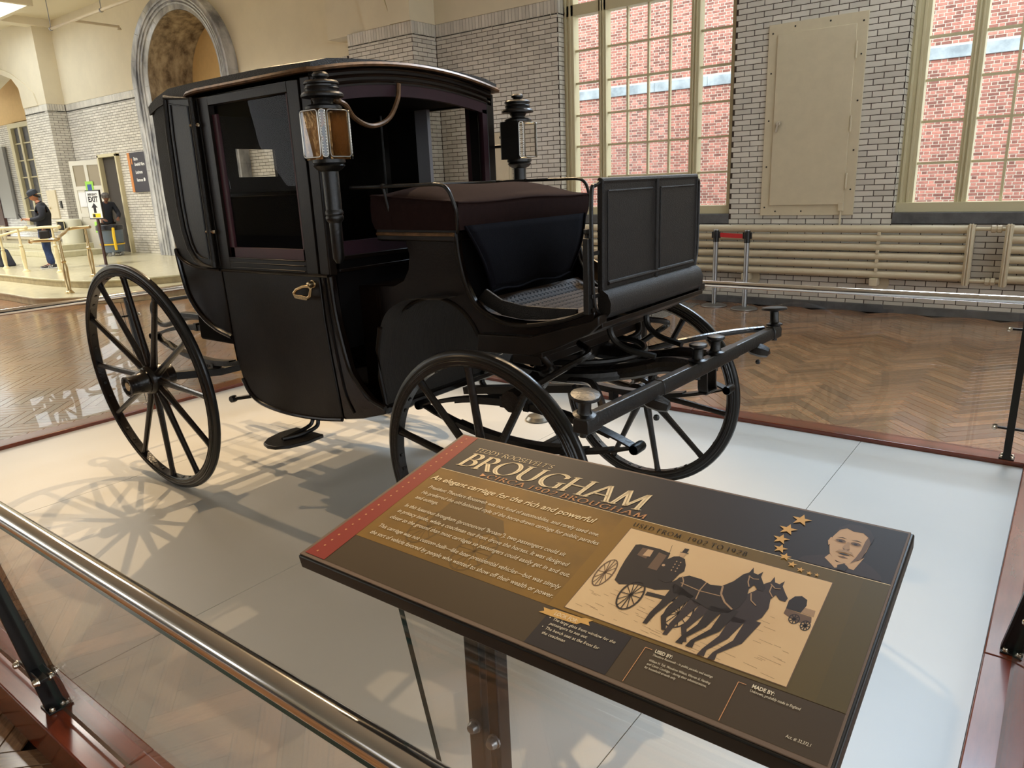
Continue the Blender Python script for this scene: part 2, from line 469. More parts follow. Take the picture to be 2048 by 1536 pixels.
def put_bricks(parent, cells, plane, pos, m, name='brick', n_parts=300, proud=0.006, cull=True):
    off = origin_of(parent)
    def cen(c): return ((c[0] + c[1]) / 2, pos, (c[2] + c[3]) / 2) if plane == 'y' else (pos, (c[0] + c[1]) / 2, (c[2] + c[3]) / 2)
    if cull: cells = [c for c in cells if in_view(cen(c), 0.85, 0.7)]
    def rank(c):
        p = Vector(cen(c)); d = (p - Vector((0, 0, 1.7))).length
        full = (c[1] - c[0]) * (c[3] - c[2])
        return d + (0 if in_view(p) else 100) + (2 if full < 0.008 else 0)
    cells.sort(key=rank); share = {}
    for c in cells[:n_parts]:
        key = (round(c[1] - c[0], 3), round(c[3] - c[2], 3))
        if key not in share:
            vs, fs = brick_geo(-key[0] / 2, key[0] / 2, -key[1] / 2, key[1] / 2, plane, 0, proud)
            me = bpy.data.meshes.new(name); me.from_pydata(vs, [], fs); me.materials.append(m); share[key] = me
        o = bpy.data.objects.new(name, share[key]); COL.objects.link(o); o.location = Vector(cen(c)) - off; o.parent = parent
    rest = cells[n_parts:]
    if rest:
        mb = MB()
        for c in rest: mb.add(*brick_geo(*c, plane, pos, proud))
        me = bpy.data.meshes.new(name + 's'); me.from_pydata(mb.v, [], mb.f); me.materials.append(m)
        o = bpy.data.objects.new(name + 's', me); COL.objects.link(o); o.parent = parent; o['kind'] = 'stuff'
        if any(off): o.location = -off

YW = 9.68
WIN = [(-6.40, -3.74, 1.04, 6.0), (-1.76, 0.90, 1.04, 6.0)]
# window wall (back): mortar core with the two openings
mb = MB()
for x0, x1, z0, z1 in ((-8.79, -6.40, -0.02, 4.21), (-3.74, -1.76, -0.02, 4.21), (0.90, 8.0, -0.02, 4.21), (-6.40, -3.74, -0.02, 1.04), (-1.76, 0.90, -0.02, 1.04)):
    mb.box(x0, x1, YW + 0.006, YW + 0.5, z0, z1)
wall_r = struct(mb, 'wall_back', M_mortar, smooth=0)
put_bricks(wall_r, lay(-8.79, 3.0, 0.065, 4.21, WIN, soldier=4.0), 'y', YW, M_tile)
# reveals facing +X
for wx in (-6.40, -1.76):
    put_bricks(wall_r, lay(YW + 0.006, 9.86, 1.17, 4.21, pitch=0.18, soldier=4.0), 'x', wx + 0.006, M_tile, n_parts=0)
# plaster above
mb = MB()
for x0, x1, z0 in ((-8.79, -6.40, 4.21), (-3.74, -1.76, 4.21), (0.9, 8.0, 4.21), (-6.40, -3.74, 6.0), (-1.76, 0.9, 6.0)):
    mb.box(x0, x1, YW - 0.005, YW + 0.5, z0, 6.3)
struct(mb, 'wall_back_upper', M_plaster, smooth=0)
# pier between the window wall and the arch wall
pier = struct(MB().box(-10.32, -8.796, 9.136, 9.9, -0.02, 4.21), 'wall_pier', M_mortar, smooth=0)
put_bricks(pier, lay(-10.32, -8.79, 0.065, 4.21, soldier=4.0), 'y', 9.13, M_tile, n_parts=60)
put_bricks(pier, lay(9.13, 9.68, 0.065, 4.21, soldier=4.0), 'x', -8.79, M_tile, n_parts=40)
mb = MB().box(-10.9, -8.79, 9.20, 9.9, 4.21, 6.3)
struct(mb, 'wall_pier_upper', M_plaster, smooth=0)
# groin ribs springing from the pier
mb = MB()
mb.prism([(-9.88, 4.21), (-9.92, 4.49), (-10.0, 4.72), (-10.2, 5.05), (-10.5, 5.4), (-10.9, 5.7), (-10.9, 6.3), (-9.7, 6.3), (-9.62, 5.4), (-9.42, 4.75), (-9.29, 4.40), (-9.27, 4.21)], 9.13, 9.22, 'xz')
struct(mb, 'wall_pier_rib', M_plaster)
mb = MB()
mb.prism([(-9.24, 4.21), (-9.27, 4.45), (-9.36, 4.75), (-9.55, 5.3), (-9.6, 6.3), (-8.79, 6.3), (-8.79, 4.21)], 9.10, 9.2, 'xz')
struct(mb, 'wall_pier_rib', M_plaster)

# arch wall (left)
YL = 9.6
AX0, AX1, AIN0, AIN1 = -18.20, -14.25, -17.45, -14.55       # marble surround (front face at y 9.35)
wall_l = struct(MB().box(-22.5, -20.98, YL + 0.006, YL + 0.3, -0.02, 4.21).box(-20.98, -19.98, YL + 0.006, YL + 0.3, 2.76, 4.21)
                .box(-19.98, AX0 + 0.05, YL + 0.006, YL + 0.3, -0.02, 4.21).box(AX1 - 0.05, -10.9, YL + 0.006, YL + 0.3, -0.02, 4.0), 'wall_left', M_mortar, smooth=0)
put_bricks(wall_l, lay(-22.5, AX0 + 0.02, 0.28, 4.21, [(-20.98, -19.98, 0, 2.76)], soldier=4.0), 'y', YL, M_tile, n_parts=120)
put_bricks(wall_l, lay(AX1 - 0.02, -10.9, 0.28, 4.02, soldier=3.81), 'y', YL, M_tile, n_parts=60)
mb = MB()
def arch_pts(cx, r, z0, zr, n=24, a0=180, a1=0): return [(cx + r * math.cos(math.radians(a0 + (a1 - a0) * i / n)), z0 + zr * math.sin(math.radians(a0 + (a1 - a0) * i / n))) for i in range(n + 1)]
ACX = (AX0 + AX1) / 2; ARO = (AX1 - AX0) / 2; ARI = (AIN1 - AIN0) / 2; ACI = (AIN0 + AIN1) / 2
pl = [(-22.5, 4.21), (AX0 + 0.05, 4.21)] + [(x, z) for x, z in arch_pts(ACX, ARO - 0.05, 4.15, 1.72)] + [(AX1 - 0.05, 4.0), (-8.9, 4.0), (-8.9, 6.3), (-22.5, 6.3)]
mb.prism(pl, YL - 0.006, YL + 0.3, 'xz')
struct(mb, 'wall_left_upper', M_plaster)
# marble surround: jambs and voussoirs, each block its own piece
arch = thing('marble_arch', 'veined grey marble arch surround around an ochre niche', 'arch', (ACX, 9.35, 0.28))
def block(poly, y0, y1, name='marble_block', m=M_marble, parent=arch): return MB().prism(poly, y0, y1, 'xz').build(name, m, parent, bevel=0.006)
for xa, xb in ((AX0, AIN0), (AIN1, AX1)):
    zz = [0.28, 1.25, 2.3, 3.3, 4.15]
    for i in range(4): block([(xa, zz[i]), (xb, zz[i]), (xb, zz[i + 1]), (xa, zz[i + 1])], 9.35, 9.7)
nv = 9; ro_z, ri_z = 1.78, 1.36
for i in range(nv):
    a0, a1 = 180 - 180 * i / nv, 180 - 180 * (i + 1) / nv
    o_ = [(ACX + ARO * math.cos(math.radians(a0 + (a1 - a0) * k / 5)), 4.15 + ro_z * math.sin(math.radians(a0 + (a1 - a0) * k / 5))) for k in range(6)]
    i_ = [(ACI + ARI * math.cos(math.radians(a0 + (a1 - a0) * k / 5)), 4.15 + ri_z * math.sin(math.radians(a0 + (a1 - a0) * k / 5))) for k in range(6)]
    block(o_ + i_[::-1], 9.35, 9.7)
# mouldings on the face
mb = MB()
for rr in (0.32, 0.5, 0.68):
    q = [(ACX + (ACI - ACX) * rr + (ARO + (ARI - ARO) * rr) * math.cos(t), 9.345, 4.15 + (ro_z + (ri_z - ro_z) * rr) * math.sin(t)) for t in [PI - PI * k / 30 for k in range(31)]]
    q = [(q[0][0], 9.345, 0.3)] + q + [(q[-1][0], 9.345, 0.3)]
    mb.tube(q, 0.028, 5, up=(0, 1, 0))
mb.build('moulding', M_marble, arch)
# brown veined reveal and ochre niche back
def reveal(y0, y1, rx, rz, m, name):
    mb = MB(); q = [(ACI - rx, 0.28)] + [(ACI + rx * math.cos(t), 4.15 + rz * math.sin(t)) for t in [PI - PI * k / 30 for k in range(31)]] + [(ACI + rx, 0.28)]
    n = len(q); vs = [(x, y0, z) for x, z in q] + [(x, y1, z) for x, z in q]
    mb.add(vs, [(i, i + 1, i + 1 + n, i + n) for i in range(n - 1)]); return mb.build(name, m, arch)
reveal(9.36, 10.45, ARI - 0.006, ri_z - 0.006, M_marble2, 'reveal')
mb = MB().prism([(ACI - ARI, 0.28)] + [(ACI + ARI * math.cos(t), 4.15 + ri_z * math.sin(t)) for t in [PI - PI * k / 30 for k in range(31)]] + [(ACI + ARI, 0.28)], 10.44, 10.5, 'xz')
tag(mb.build('niche_panel', M_plaster2, arch), 'ochre painted niche panel')

# left pier, vault and what lies beyond
pier2 = struct(MB().box(-23.98, -22.506, 9.136, 9.9, -0.02, 4.21), 'wall_pier', M_mortar, smooth=0)
put_bricks(pier2, lay(9.13, 9.6, 0.28, 4.21, soldier=4.0), 'x', -22.5, M_tile, n_parts=80)
put_bricks(pier2, lay(-23.98, -22.5, 0.28, 4.21, soldier=4.0), 'y', 9.13, M_tile, n_parts=60)
inner = [(-23.95, 4.21), (-24.01, 4.74), (-24.35, 5.02), (-25.13, 5.24), (-26.2, 5.3), (-27.6, 5.0)]
outer = [(-22.98, 4.21), (-23.13, 4.54), (-23.61, 4.82), (-24.37, 5.17), (-25.06, 5.37), (-26.2, 5.5), (-27.8, 5.1)]
struct(MB().prism(inner + outer[::-1], 9.10, 9.8, 'xz'), 'wall_end_arch', M_plaster)
struct(MB().prism([(-22.5, 4.21), (-22.5, 6.3), (-30, 6.3), (-30, 5.0), (-27.8, 5.1), (-26.2, 5.4), (-25.06, 5.3), (-24.37, 5.1), (-23.61, 4.8), (-23.1, 4.5), (-22.98, 4.21)], 9.13, 9.9, 'xz'), 'wall_end_upper', M_plaster)
back2 = struct(MB().box(-36, -23.0, 10.806, 11.0, -0.02, 4.3), 'wall_end', M_mortar, smooth=0)
put_bricks(back2, lay(-33, -24.0, 0.28, 4.29), 'y', 10.8, M_tile, n_parts=60)
struct(MB().box(-36, -23.0, 10.7, 11.0, 4.3, 6.3), 'wall_end_plaster', M_plaster2, smooth=0)
# tall sash frame beyond the arch
fr = struct(MB().box(-29.55, -29.3, 10.6, 10.8, 0.9, 4.25).box(-27.9, -27.7, 10.6, 10.8, 0.9, 4.25).box(-29.3, -27.9, 10.6, 10.8, 4.1, 4.25).box(-28.75, -28.6, 10.62, 10.8, 0.9, 4.1), 'window_3', M_creamwin, smooth=0)
for z in (1.4, 1.95, 2.5, 3.05, 3.6): MB().box(-29.3, -27.9, 10.66, 10.74, z - 0.02, z + 0.02).build('glazing_bar', M_creamwin, fr, smooth=0)
for xa, xb in ((-29.3, -28.75), (-28.6, -27.9)): MB().box(xa, xb, 10.71, 10.72, 0.9, 4.1).build('pane', M_slate, fr, smooth=0)
gd = single(MB().box(-32.6, -30.62, 10.72, 10.8, 1.14, 3.6).box(-30.66, -30.56, 10.66, 10.74, 1.1, 3.6), 'wall_cabinet', M_steel, 'grey metal cabinet on the brick wall seen under the left arch', 'cabinet', (-31.6, 10.76, 1.14), smooth=0)
struct(MB().box(-34, -31.9, 10.7, 10.8, 0.28, 2.6), 'door_2', mat('brown_door', rgb(70, 40, 28), 0.5), smooth=0)

# ceiling with a skylight opening, beam
cm = MB()
cm.box(-34, -24, -14, 8.3, 6.3, 6.5).box(-34, -2.4, 8.35, 11, 6.3, 6.5).box(-2.4, 0.6, 8.9, 11, 6.3, 6.5).box(0.6, 10, 8.35, 11, 6.3, 6.5).box(-20.4, -2.4, -14, 8.4, 6.3, 6.5).box(-2.4, 0.6, -14, 7.0, 6.3, 6.5).box(0.6, 10, -14, 8.4, 6.3, 6.5).box(-24, -20.4, -14, 5.0, 6.3, 6.5)
struct(cm, 'ceiling', M_ceil, smooth=0)
struct(MB().box(-24.05, -23.95, 5.0, 8.36, 6.15, 6.7).box(-20.45, -20.35, 5.0, 8.36, 6.15, 6.7).box(-24, -20.4, 8.3, 8.42, 6.15, 6.7), 'trim_1', M_ceil, smooth=0)
struct(MB().box(-2.45, -2.37, 7.0, 8.9, 6.15, 6.9).box(0.57, 0.65, 7.0, 8.9, 6.15, 6.9).box(-2.4, 0.6, 6.95, 7.02, 6.15, 6.9).box(-2.4, 0.6, 8.88, 8.95, 6.15, 6.9), 'trim_4', M_ceil, smooth=0)
struct(MB().box(-22.75, -22.35, 8.4, 9.9, 6.12, 6.3), 'trim_2', M_ceil, smooth=0)
# remaining walls of the hall (beside and behind the photographer), with tall window openings
wm = MB()
wm.box(7.8, 8.0, -14, 9.7, -0.02, 1.0).box(7.8, 8.0, -14, 9.7, 5.2, 6.3)
for y0, y1 in ((-14, -12), (-9.5, -7.5), (-5, -3), (-0.5, 1.5), (4, 6), (8.5, 9.7)): wm.box(7.8, 8.0, y0, y1, 1.0, 5.2)
struct(wm, 'wall_right', M_plaster, smooth=0)
struct(MB().box(-34, 8, -14.2, -14, -0.02, 6.3), 'wall_front', M_plaster, smooth=0)
struct(MB().box(-36.2, -36, -14, 11, -0.02, 6.3), 'wall_far_left', M_plaster, smooth=0)

# windows
def window(name, x0, dirn=1):
    f = MB(); y0, y1 = 9.83, 9.98
    xs = [0, 0.18, 0.58, 0.72, 1.99, 2.13, 2.55, 2.66]       # jamb|light|mullion|main|mullion|light|jamb
    if dirn < 0: pass
    for a, b in ((0, 0.17), (0.59, 0.71), (2.00, 2.12), (2.56, 2.66)):
        f.box(x0 + a, x0 + b, y0, y1, 1.17, 6.0)
    for a, b in ((0.03, 0.06), (0.10, 0.13), (0.62, 0.64), (0.66, 0.68), (2.03, 2.05), (2.07, 2.09)):   # fluting
        f.box(x0 + a, x0 + b, y0 - 0.018, y0, 1.2, 5.95)
    f.box(x0, x0 + 2.66, y0 - 0.05, y1, 1.17, 1.28).box(x0, x0 + 2.66, y0, y1, 3.97, 4.12).box(x0, x0 + 2.66, y0, y1, 5.9, 6.0)
    w = struct(f, name, M_creamwin, bevel=0.004)
    rows = [1.28, 1.715, 2.17, 2.61, 3.06, 3.505, 3.97]
    cols = [(0.17, 0.59)], [(0.71, 1.03), (1.03, 1.355), (1.355, 1.68), (1.68, 2.00)], [(2.12, 2.56)]
    for z in rows[1:-1]:
        for a, b in ((0.17, 0.59), (0.71, 2.00), (2.12, 2.56)):
            MB().box(x0 + a, x0 + b, y0 + 0.05, y0 + 0.085, z - 0.014, z + 0.014).build('glazing_bar', M_creamwin, w, smooth=0)
    for a in (1.03, 1.355, 1.68): MB().box(x0 + a - 0.014, x0 + a + 0.014, y0 + 0.045, y0 + 0.09, 1.28, 3.97).build('glazing_bar', M_creamwin, w, smooth=0)
    for grp in cols:
        for a, b in grp:
            for i in range(6):
                MB().add([(x0 + a, y0 + 0.068, rows[i]), (x0 + b, y0 + 0.068, rows[i]), (x0 + b, y0 + 0.068, rows[i + 1]), (x0 + a, y0 + 0.068, rows[i + 1])], [(0, 1, 2, 3)]).build('pane', M_pane, w, smooth=0)
    for a, b in ((0.17, 0.59), (0.71, 2.00), (2.12, 2.56)):
        MB().add([(x0 + a, y0 + 0.068, 4.12), (x0 + b, y0 + 0.068, 4.12), (x0 + b, y0 + 0.068, 5.9), (x0 + a, y0 + 0.068, 5.9)], [(0, 1, 2, 3)]).build('pane', M_pane, w, smooth=0)
        for z in (4.56, 5.0, 5.45): MB().box(x0 + a, x0 + b, y0 + 0.05, y0 + 0.085, z - 0.014, z + 0.014).build('glazing_bar', M_creamwin, w, smooth=0)
    struct(MB().box(x0, x0 + 2.66, YW - 0.01, YW + 0.3, 1.045, 1.17), name + '_sill', M_slate, bevel=0.004)
    return w
window('window_1', -6.40); window('window_2', -1.76)
struct(MB().box(-8.79, 8.0, YW - 0.05, YW + 0.02, -0.01, 0.085), 'baseboard_back', M_slate, bevel=0.006)

# --- courtyard and the red brick building across it
YO = 18.6
ob = struct(MB().box(-24, 8, YO + 0.008, YO + 0.4, -0.5, 9), 'wall_outside', M_outmortar, smooth=0)
cl = lay(-18, 2.0, 0.0, 8.0, [(-30, 10, 3.80, 4.04)], pitch=0.205, course=0.068, gap=0.0085, flemish=True)
put_bricks(ob, cl, 'y', YO, M_redbrick, n_parts=300, proud=0.008)
for i in range(14):
    MB().box(-18 + i * 1.45 + 0.004, -18 + (i + 1) * 1.45 - 0.004, YO - 0.04, YO + 0.05, 3.805, 4.035).build('stone_band_block', M_limestone, ob, bevel=0.006)
struct(MB().box(-24, 8, 10.2, YO + 0.1, -0.4, -0.1), 'ground_outside', M_limestone, smooth=0)

# --- radiators on the window wall
def radiator(x0, x1, label, h0, h1):
    yc = 9.545
    t = thing('radiator', label, 'radiator', ((x0 + x1) / 2, yc, 0.38))
    for i in range(6):
        z = 0.465 + i * 0.1055
        MB().tube([(x0, yc, z), (x1, yc, z)], 0.044, 14).build('pipe', M_cream, t)
    for x, on in ((x0, h0), (x1, h1)):
        if not on: continue
        s = MB()
        s.box(x - 0.035, x + 0.035, yc - 0.07, yc + 0.05, 0.39, 1.045)
        s.tube([(x - 0.012, yc - 0.075, 0.385), (x - 0.012, yc - 0.075, 1.06)], 0.012, 8).tube([(x + 0.014, yc - 0.075, 0.385), (x + 0.014, yc - 0.075, 1.06)], 0.012, 8)
        s.build('end_section', M_cream, t, bevel=0.01)
    x = x0 + 1.0
    while x < x1 - 0.3:
        for i in range(5): MB().box(x - 0.018, x + 0.018, yc - 0.055, yc - 0.02, 0.50 + i * 0.1055, 0.54 + i * 0.1055).build('spacer', M_cream, t, bevel=0.004)
        b = MB().box(x - 0.06, x + 0.03, 9.48, 9.66, 0.33, 0.42).build('bracket', M_cream, t, bevel=0.006)
        MB().lathe([(0.0, -0.012), (0.10, -0.012), (0.10, 0.0), (0, 0)], (x + 0.03, 9.672, 0.35), (0, 1, 0), 16).build('bracket_plate', M_cream, b)
        x += 1.55
    return t
ra = radiator(-7.5, -0.93, 'long cream pipe radiator under the red tape barrier and white cabinet', 1, 1)
rb = radiator(-0.58, 3.0, 'cream pipe radiator right of the gap, under the right window', 1, 0)
lk = thing('radiator_link', 'cream connecting pipes and unions bridging the gap between the radiators', 'pipe', (-0.755, 9.545, 0.4))
for z in (1.0, 0.43):
    MB().tube([(-0.9, 9.545, z), (-0.61, 9.545, z)], 0.022, 10).build('pipe', M_cream, lk)
    MB().lathe([(0.03, -0.05), (0.042, -0.045), (0.042, -0.01), (0.03, 0), (0.042, 0.01), (0.042, 0.045), (0.03, 0.05)], (-0.70, 9.545, z), (1, 0, 0), 8).build('union', M_cream, lk)

# --- white wall cabinet between the windows
cab = thing('wall_cabinet', 'large cream metal cabinet screwed to the brick wall between the windows', 'cabinet', (-2.75, 9.66, 1.15))
MB().box(-3.31, -2.19, 9.655, 9.68, 1.15, 3.40).build('frame', M_cream, cab, bevel=0.003)
dr = MB().box(-3.195, -2.305, 9.635, 9.656, 1.275, 3.28).build('door', M_cream, cab, bevel=0.004)
for z in (3.0, 2.2, 1.55): MB().tube([(-2.29, 9.63, z - 0.09), (-2.29, 9.63, z + 0.09)], 0.011, 8).build('hinge', M_cream, dr)
MB().lathe([(0, 0.0), (0.025, 0.0), (0.028, -0.02), (0.0, -0.02)], (-3.13, 9.635, 2.26), (0, 1, 0), 12).beam((-3.13, 9.61, 2.275), (-3.145, 9.605, 2.16), 0.022, 0.014, (0, 1, 0)).build('handle', M_bolt, dr)
for x, z in [(-3.26, q) for q in (1.25, 1.75, 2.3, 2.85, 3.3)] + [(-2.24, q) for q in (1.45, 1.9, 2.45, 2.95, 3.3)] + [(-3.12, 1.2), (-2.8, 1.2), (-2.6, 3.35), (-3.0, 3.35)]:
    MB().lathe([(0, 0), (0.011, 0), (0.008, -0.006), (0, -0.008)], (x, 9.655, z), (0, 1, 0), 8).build('screw', M_black, cab)
cb = thing('conduit', 'thin cream conduit below the white wall cabinet', 'conduit', (-2.33, 9.66, 1.04))
MB().tube([(-2.33, 9.65, 1.03), (-2.33, 9.65, 1.2)], 0.012, 8).build('tube', M_cream, cb); MB().box(-2.36, -2.30, 9.63, 9.655, 1.2, 1.3).build('junction', M_cream, cb, bevel=0.004)
pb = single(MB().box(-7.69, -7.32, 9.62, 9.68, 1.62, 2.46).box(-7.67, -7.34, 9.61, 9.62, 1.65, 2.43), 'panel_box', M_cream, 'cream electrical panel box on the brick wall behind the far carriage lamp', 'box', (-7.5, 9.65, 1.62), bevel=0.004)
# sprinkler pipe under the ceiling
sp = thing('sprinkler_pipe', 'thin cream sprinkler pipe hanging under the ceiling at upper left', 'pipe', (-16, 7.5, 5.1))
MB().tube([(-17.6, 7.5, 5.14), (-10, 7.5, 5.14)], 0.03, 8).tube([(-16.5, 7.5, 5.14), (-16.5, 8.4, 5.14)], 0.025, 8).build('pipe', M_cream, sp)
for x in (-17.55, -15.3, -12.5): MB().tube([(x, 7.5, 5.16), (x, 7.5, 6.3)], 0.008, 6).lathe([(0.04, -0.02), (0.04, 0.02)], (x, 7.5, 5.14), (1, 0, 0), 10).build('hanger', M_steel, sp)
MB().lathe([(0.0, 0), (0.03, 0.0), (0.045, -0.04), (0.0, -0.05)], (-16.5, 8.4, 5.12), (0, 0, 1), 8).build('sprinkler_head', M_cream, sp)
# floor grate
gr = thing('floor_grate', 'pale metal floor grille in the parquet behind the far front wheel', 'grate', (-4.4, 8.7, 0.0))
MB().box(-4.95, -3.95, 7.9, 9.35, -0.002, 0.004).build('frame', M_steel, gr, smooth=0)
for i in range(24): MB().box(-4.91 + i * 0.04, -4.893 + i * 0.04, 7.94, 9.31, 0.004, 0.009).build('grate_bar', M_chrome, gr, smooth=0)

# ================================================================ DISPLAY PLATFORM
PX0, PX1, PY0, PY1, PZ = -5.49, -0.067, 0.741, 4.505, 0.12
plat = thing('display_platform', 'low grey display platform with red wood border under the black carriage', 'platform', ((PX0 + PX1) / 2, (PY0 + PY1) / 2, 0))
MB().box(PX0, PX1, PY0, PY1, 0.0, 0.112).build('base', M_joint, plat, smooth=0)
sx = [PX0, -4.22, -2.54, -0.87, PX1]
for i in range(4): MB().box(sx[i] + 0.0012, sx[i + 1] - 0.0012, PY0 + 0.001, PY1 - 0.001, 0.112, PZ).build('panel', M_platform, plat, bevel=0.0008, seg=1)
def curb(a, b, y0, y1, axis):
    mb = MB()
    prof = [(y0, 0.0), (y1, 0.0), (y1, 0.139), (y1 - 0.006 if y1 > y0 else y1 + 0.006, 0.145), (y0, 0.145)]
    if axis == 'x': mb.box(a, b, min(y0, y1), max(y0, y1), 0.0, 0.145)
    else: mb.box(min(y0, y1), max(y0, y1), a, b, 0.0, 0.145)
    return mb.build('border_board', M_curb if axis == 'x' else M_curb2, plat, bevel=0.005)
M_curb2 = mat('red_wood_cross', rgb(112, 48, 26), 0.24, var=0.18, vscale=5, stretch=(6, 1, 6), spec=0.6, coat=0.3)
xj = [PX0 - 0.155, -4.3, -1.95, PX1 + 0.155]
for i in range(3):
    curb(xj[i] + 0.0008, xj[i + 1] - 0.0008, PY0 - 0.155, PY0 - 0.001, 'x')
    curb(xj[i] + 0.0008, xj[i + 1] - 0.0008, PY1 + 0.001, PY1 + 0.155, 'x')
yj = [PY0, 2.56, PY1]
for i in range(2):
    curb(yj[i] + 0.0008, yj[i + 1] - 0.0008, PX0 - 0.155, PX0 - 0.001, 'y')
    curb(yj[i] + 0.0008, yj[i + 1] - 0.0008, PX1 + 0.001, PX1 + 0.155, 'y')

# ================================================================ GLASS RAILING (four sides)
def dome(mb, p, ax, r=0.012):
    return mb.lathe([(r * 1.25, 0), (r * 1.25, r * 0.3), (r, r * 0.35), (r, r * 0.9), (r * 0.75, r * 1.4), (0, r * 1.6)], p, ax, 10)
def pane(parent, P, name='glass_panel', t=0.01, m=None):
    """P: four corners of the pane, thickness along its normal; broad faces clear, rim green"""
    P = [Vector(p) for p in P]; n = (P[1] - P[0]).cross(P[3] - P[0]).normalized() * t / 2
    vs = [p - n for p in P] + [p + n for p in P]; off = origin_of(parent)
    me = bpy.data.meshes.new(name)
    me.from_pydata([v - off for v in vs], [], [(0, 3, 2, 1), (4, 5, 6, 7), (0, 1, 5, 4), (1, 2, 6, 5), (2, 3, 7, 6), (3, 0, 4, 7)])
    me.materials.append(m or M_glass); me.materials.append(M_gedge)
    for i in range(2, 6): me.polygons[i].material_index = 1
    o = bpy.data.objects.new(name, me); COL.objects.link(o); o.parent = parent; return o
LEAN = 0.165
def railing(name_label, a0, a1, base, out, axis, posts, zt=0.985, skip_panes=()):
    """axis: direction the fence runs; base: coordinate of post feet; out: -1/+1 outward sign"""
    def P(a, d, z): return (a, base + out * d, z) if axis == 'x' else (base + out * d, a, z)
    t = thing('glass_railing', name_label, 'railing', P((a0 + a1) / 2, 0, 0.145))
    dtop = LEAN * (zt - 0.145)
    MB().tube([P(a0, dtop, zt), P((a0 + a1) / 2, dtop, zt), P(a1, dtop, zt)], 0.0225, 20).build('handrail', M_chrome, t)
    for a in posts:
        m = MB()
        da = 0.006
        q0, q1 = (0.0, 0.147), (LEAN * 0.80, 0.945)
        vs = []
        for s_ in (-da, da):
            vs += [P(a + s_, q0[0] - 0.033, q0[1]), P(a + s_, q0[0] + 0.033, q0[1]), P(a + s_, q1[0] + 0.022, q1[1]), P(a + s_, q1[0] - 0.022, q1[1])]
        m.add(vs, [(0, 1, 2, 3), (7, 6, 5, 4), (0, 4, 5, 1), (1, 5, 6, 2), (2, 6, 7, 3), (3, 7, 4, 0)])
        m.add([P(a + s_ * 3, d_, z_) for s_ in (-da, da) for d_, z_ in ((-0.004 - 0.033, 0.147), (0.004 - 0.033, 0.147), (LEAN * 0.8 + 0.004 - 0.022, 0.945), (LEAN * 0.8 - 0.004 - 0.022, 0.945))],
              [(0, 1, 2, 3), (7, 6, 5, 4), (0, 4, 5, 1), (1, 5, 6, 2), (2, 6, 7, 3), (3, 7, 4, 0)])
        if axis == 'x': m.box(a - 0.035, a + 0.035, base - 0.036, base + 0.036, 0.145, 0.151)
        else: m.box(base - 0.036, base + 0.036, a - 0.035, a + 0.035, 0.145, 0.151)
        p = m.build('post', M_black, t, bevel=0.001)
        for da_ in (-0.024, 0.024):
            for dd in (-0.022, 0.022): dome(MB(), P(a + da_, dd, 0.151), (0, 0, 1), 0.008).build('foot_bolt', M_bolt, p)
        # top bracket
        MB().beam(P(a, LEAN * 0.79, 0.93), P(a, dtop, zt - 0.02), 0.014, 0.02, P(1, 0, 0) if axis == 'x' else (0, 1, 0)).build('saddle', M_black, p)
        for z in (0.30, 0.83):
            d_ = LEAN * (z - 0.145) + 0.014
            MB().beam(P(a - 0.085, d_, z), P(a + 0.085, d_, z), 0.022, 0.012).build('clamp_arm', M_black, p, bevel=0.002)
            mb = MB()
            for q in (-0.075, 0.075):
                dome(mb, P(a + q, d_ - 0.012, z), P(0, -1, 0.0) if axis == 'x' else P(0, 0, 0), 0.012) if False else None
                ax = (0, -out, 0) if axis == 'x' else (-out, 0, 0)
                dome(mb, P(a + q, d_ - 0.014, z), ax, 0.011)
                ax2 = (0, out, 0) if axis == 'x' else (out, 0, 0)
                dome(mb, P(a + q, d_ + 0.014, z), ax2, 0.011)
            mb.build('clamp_bolt', M_bolt, p)
    edges = [a0] + list(posts) + [a1]
    for i in range(len(edges) - 1):
        if i in skip_panes: continue
        b0, b1 = edges[i] + 0.04, edges[i + 1] - 0.04
        if b1 - b0 < 0.1: continue
        za, zb = 0.17, 0.935
        c = []
        for a, z in ((b0, za), (b1, za), (b1, zb), (b0, zb)): c.append(P(a, LEAN * (z - 0.145), z))
        pane(t, c)
    return t
railing('chrome and glass railing in the foreground, nearest the viewer at lower left', -5.6, -0.12, 0.655, -1, 'x', [-4.62, -2.40], skip_panes=(2,))
railing('chrome and glass railing along the far side, in front of the radiators', -5.6, 0.03, 4.555, 1, 'x', [-4.6, -2.375, -0.148])
railing('chrome and glass railing at the left end behind the rear wheels', 0.6, 4.62, -5.57, -1, 'y', [0.75, 2.60, 4.45])
railing('glass railing at the right end, its black post cut by the right edge', 1.55, 4.62, 0.012, 1, 'y', [2.62])
# near pane between the left near post and the sign
fence_near = [o for o in COL.objects if o.get('label', '').startswith('chrome and glass railing in the foreground')][0]
pane(fence_near, [(-2.36, 0.651, 0.17), (-0.18, 0.651, 0.17), (-0.18, 0.5255, 0.93), (-2.36, 0.5255, 0.93)])

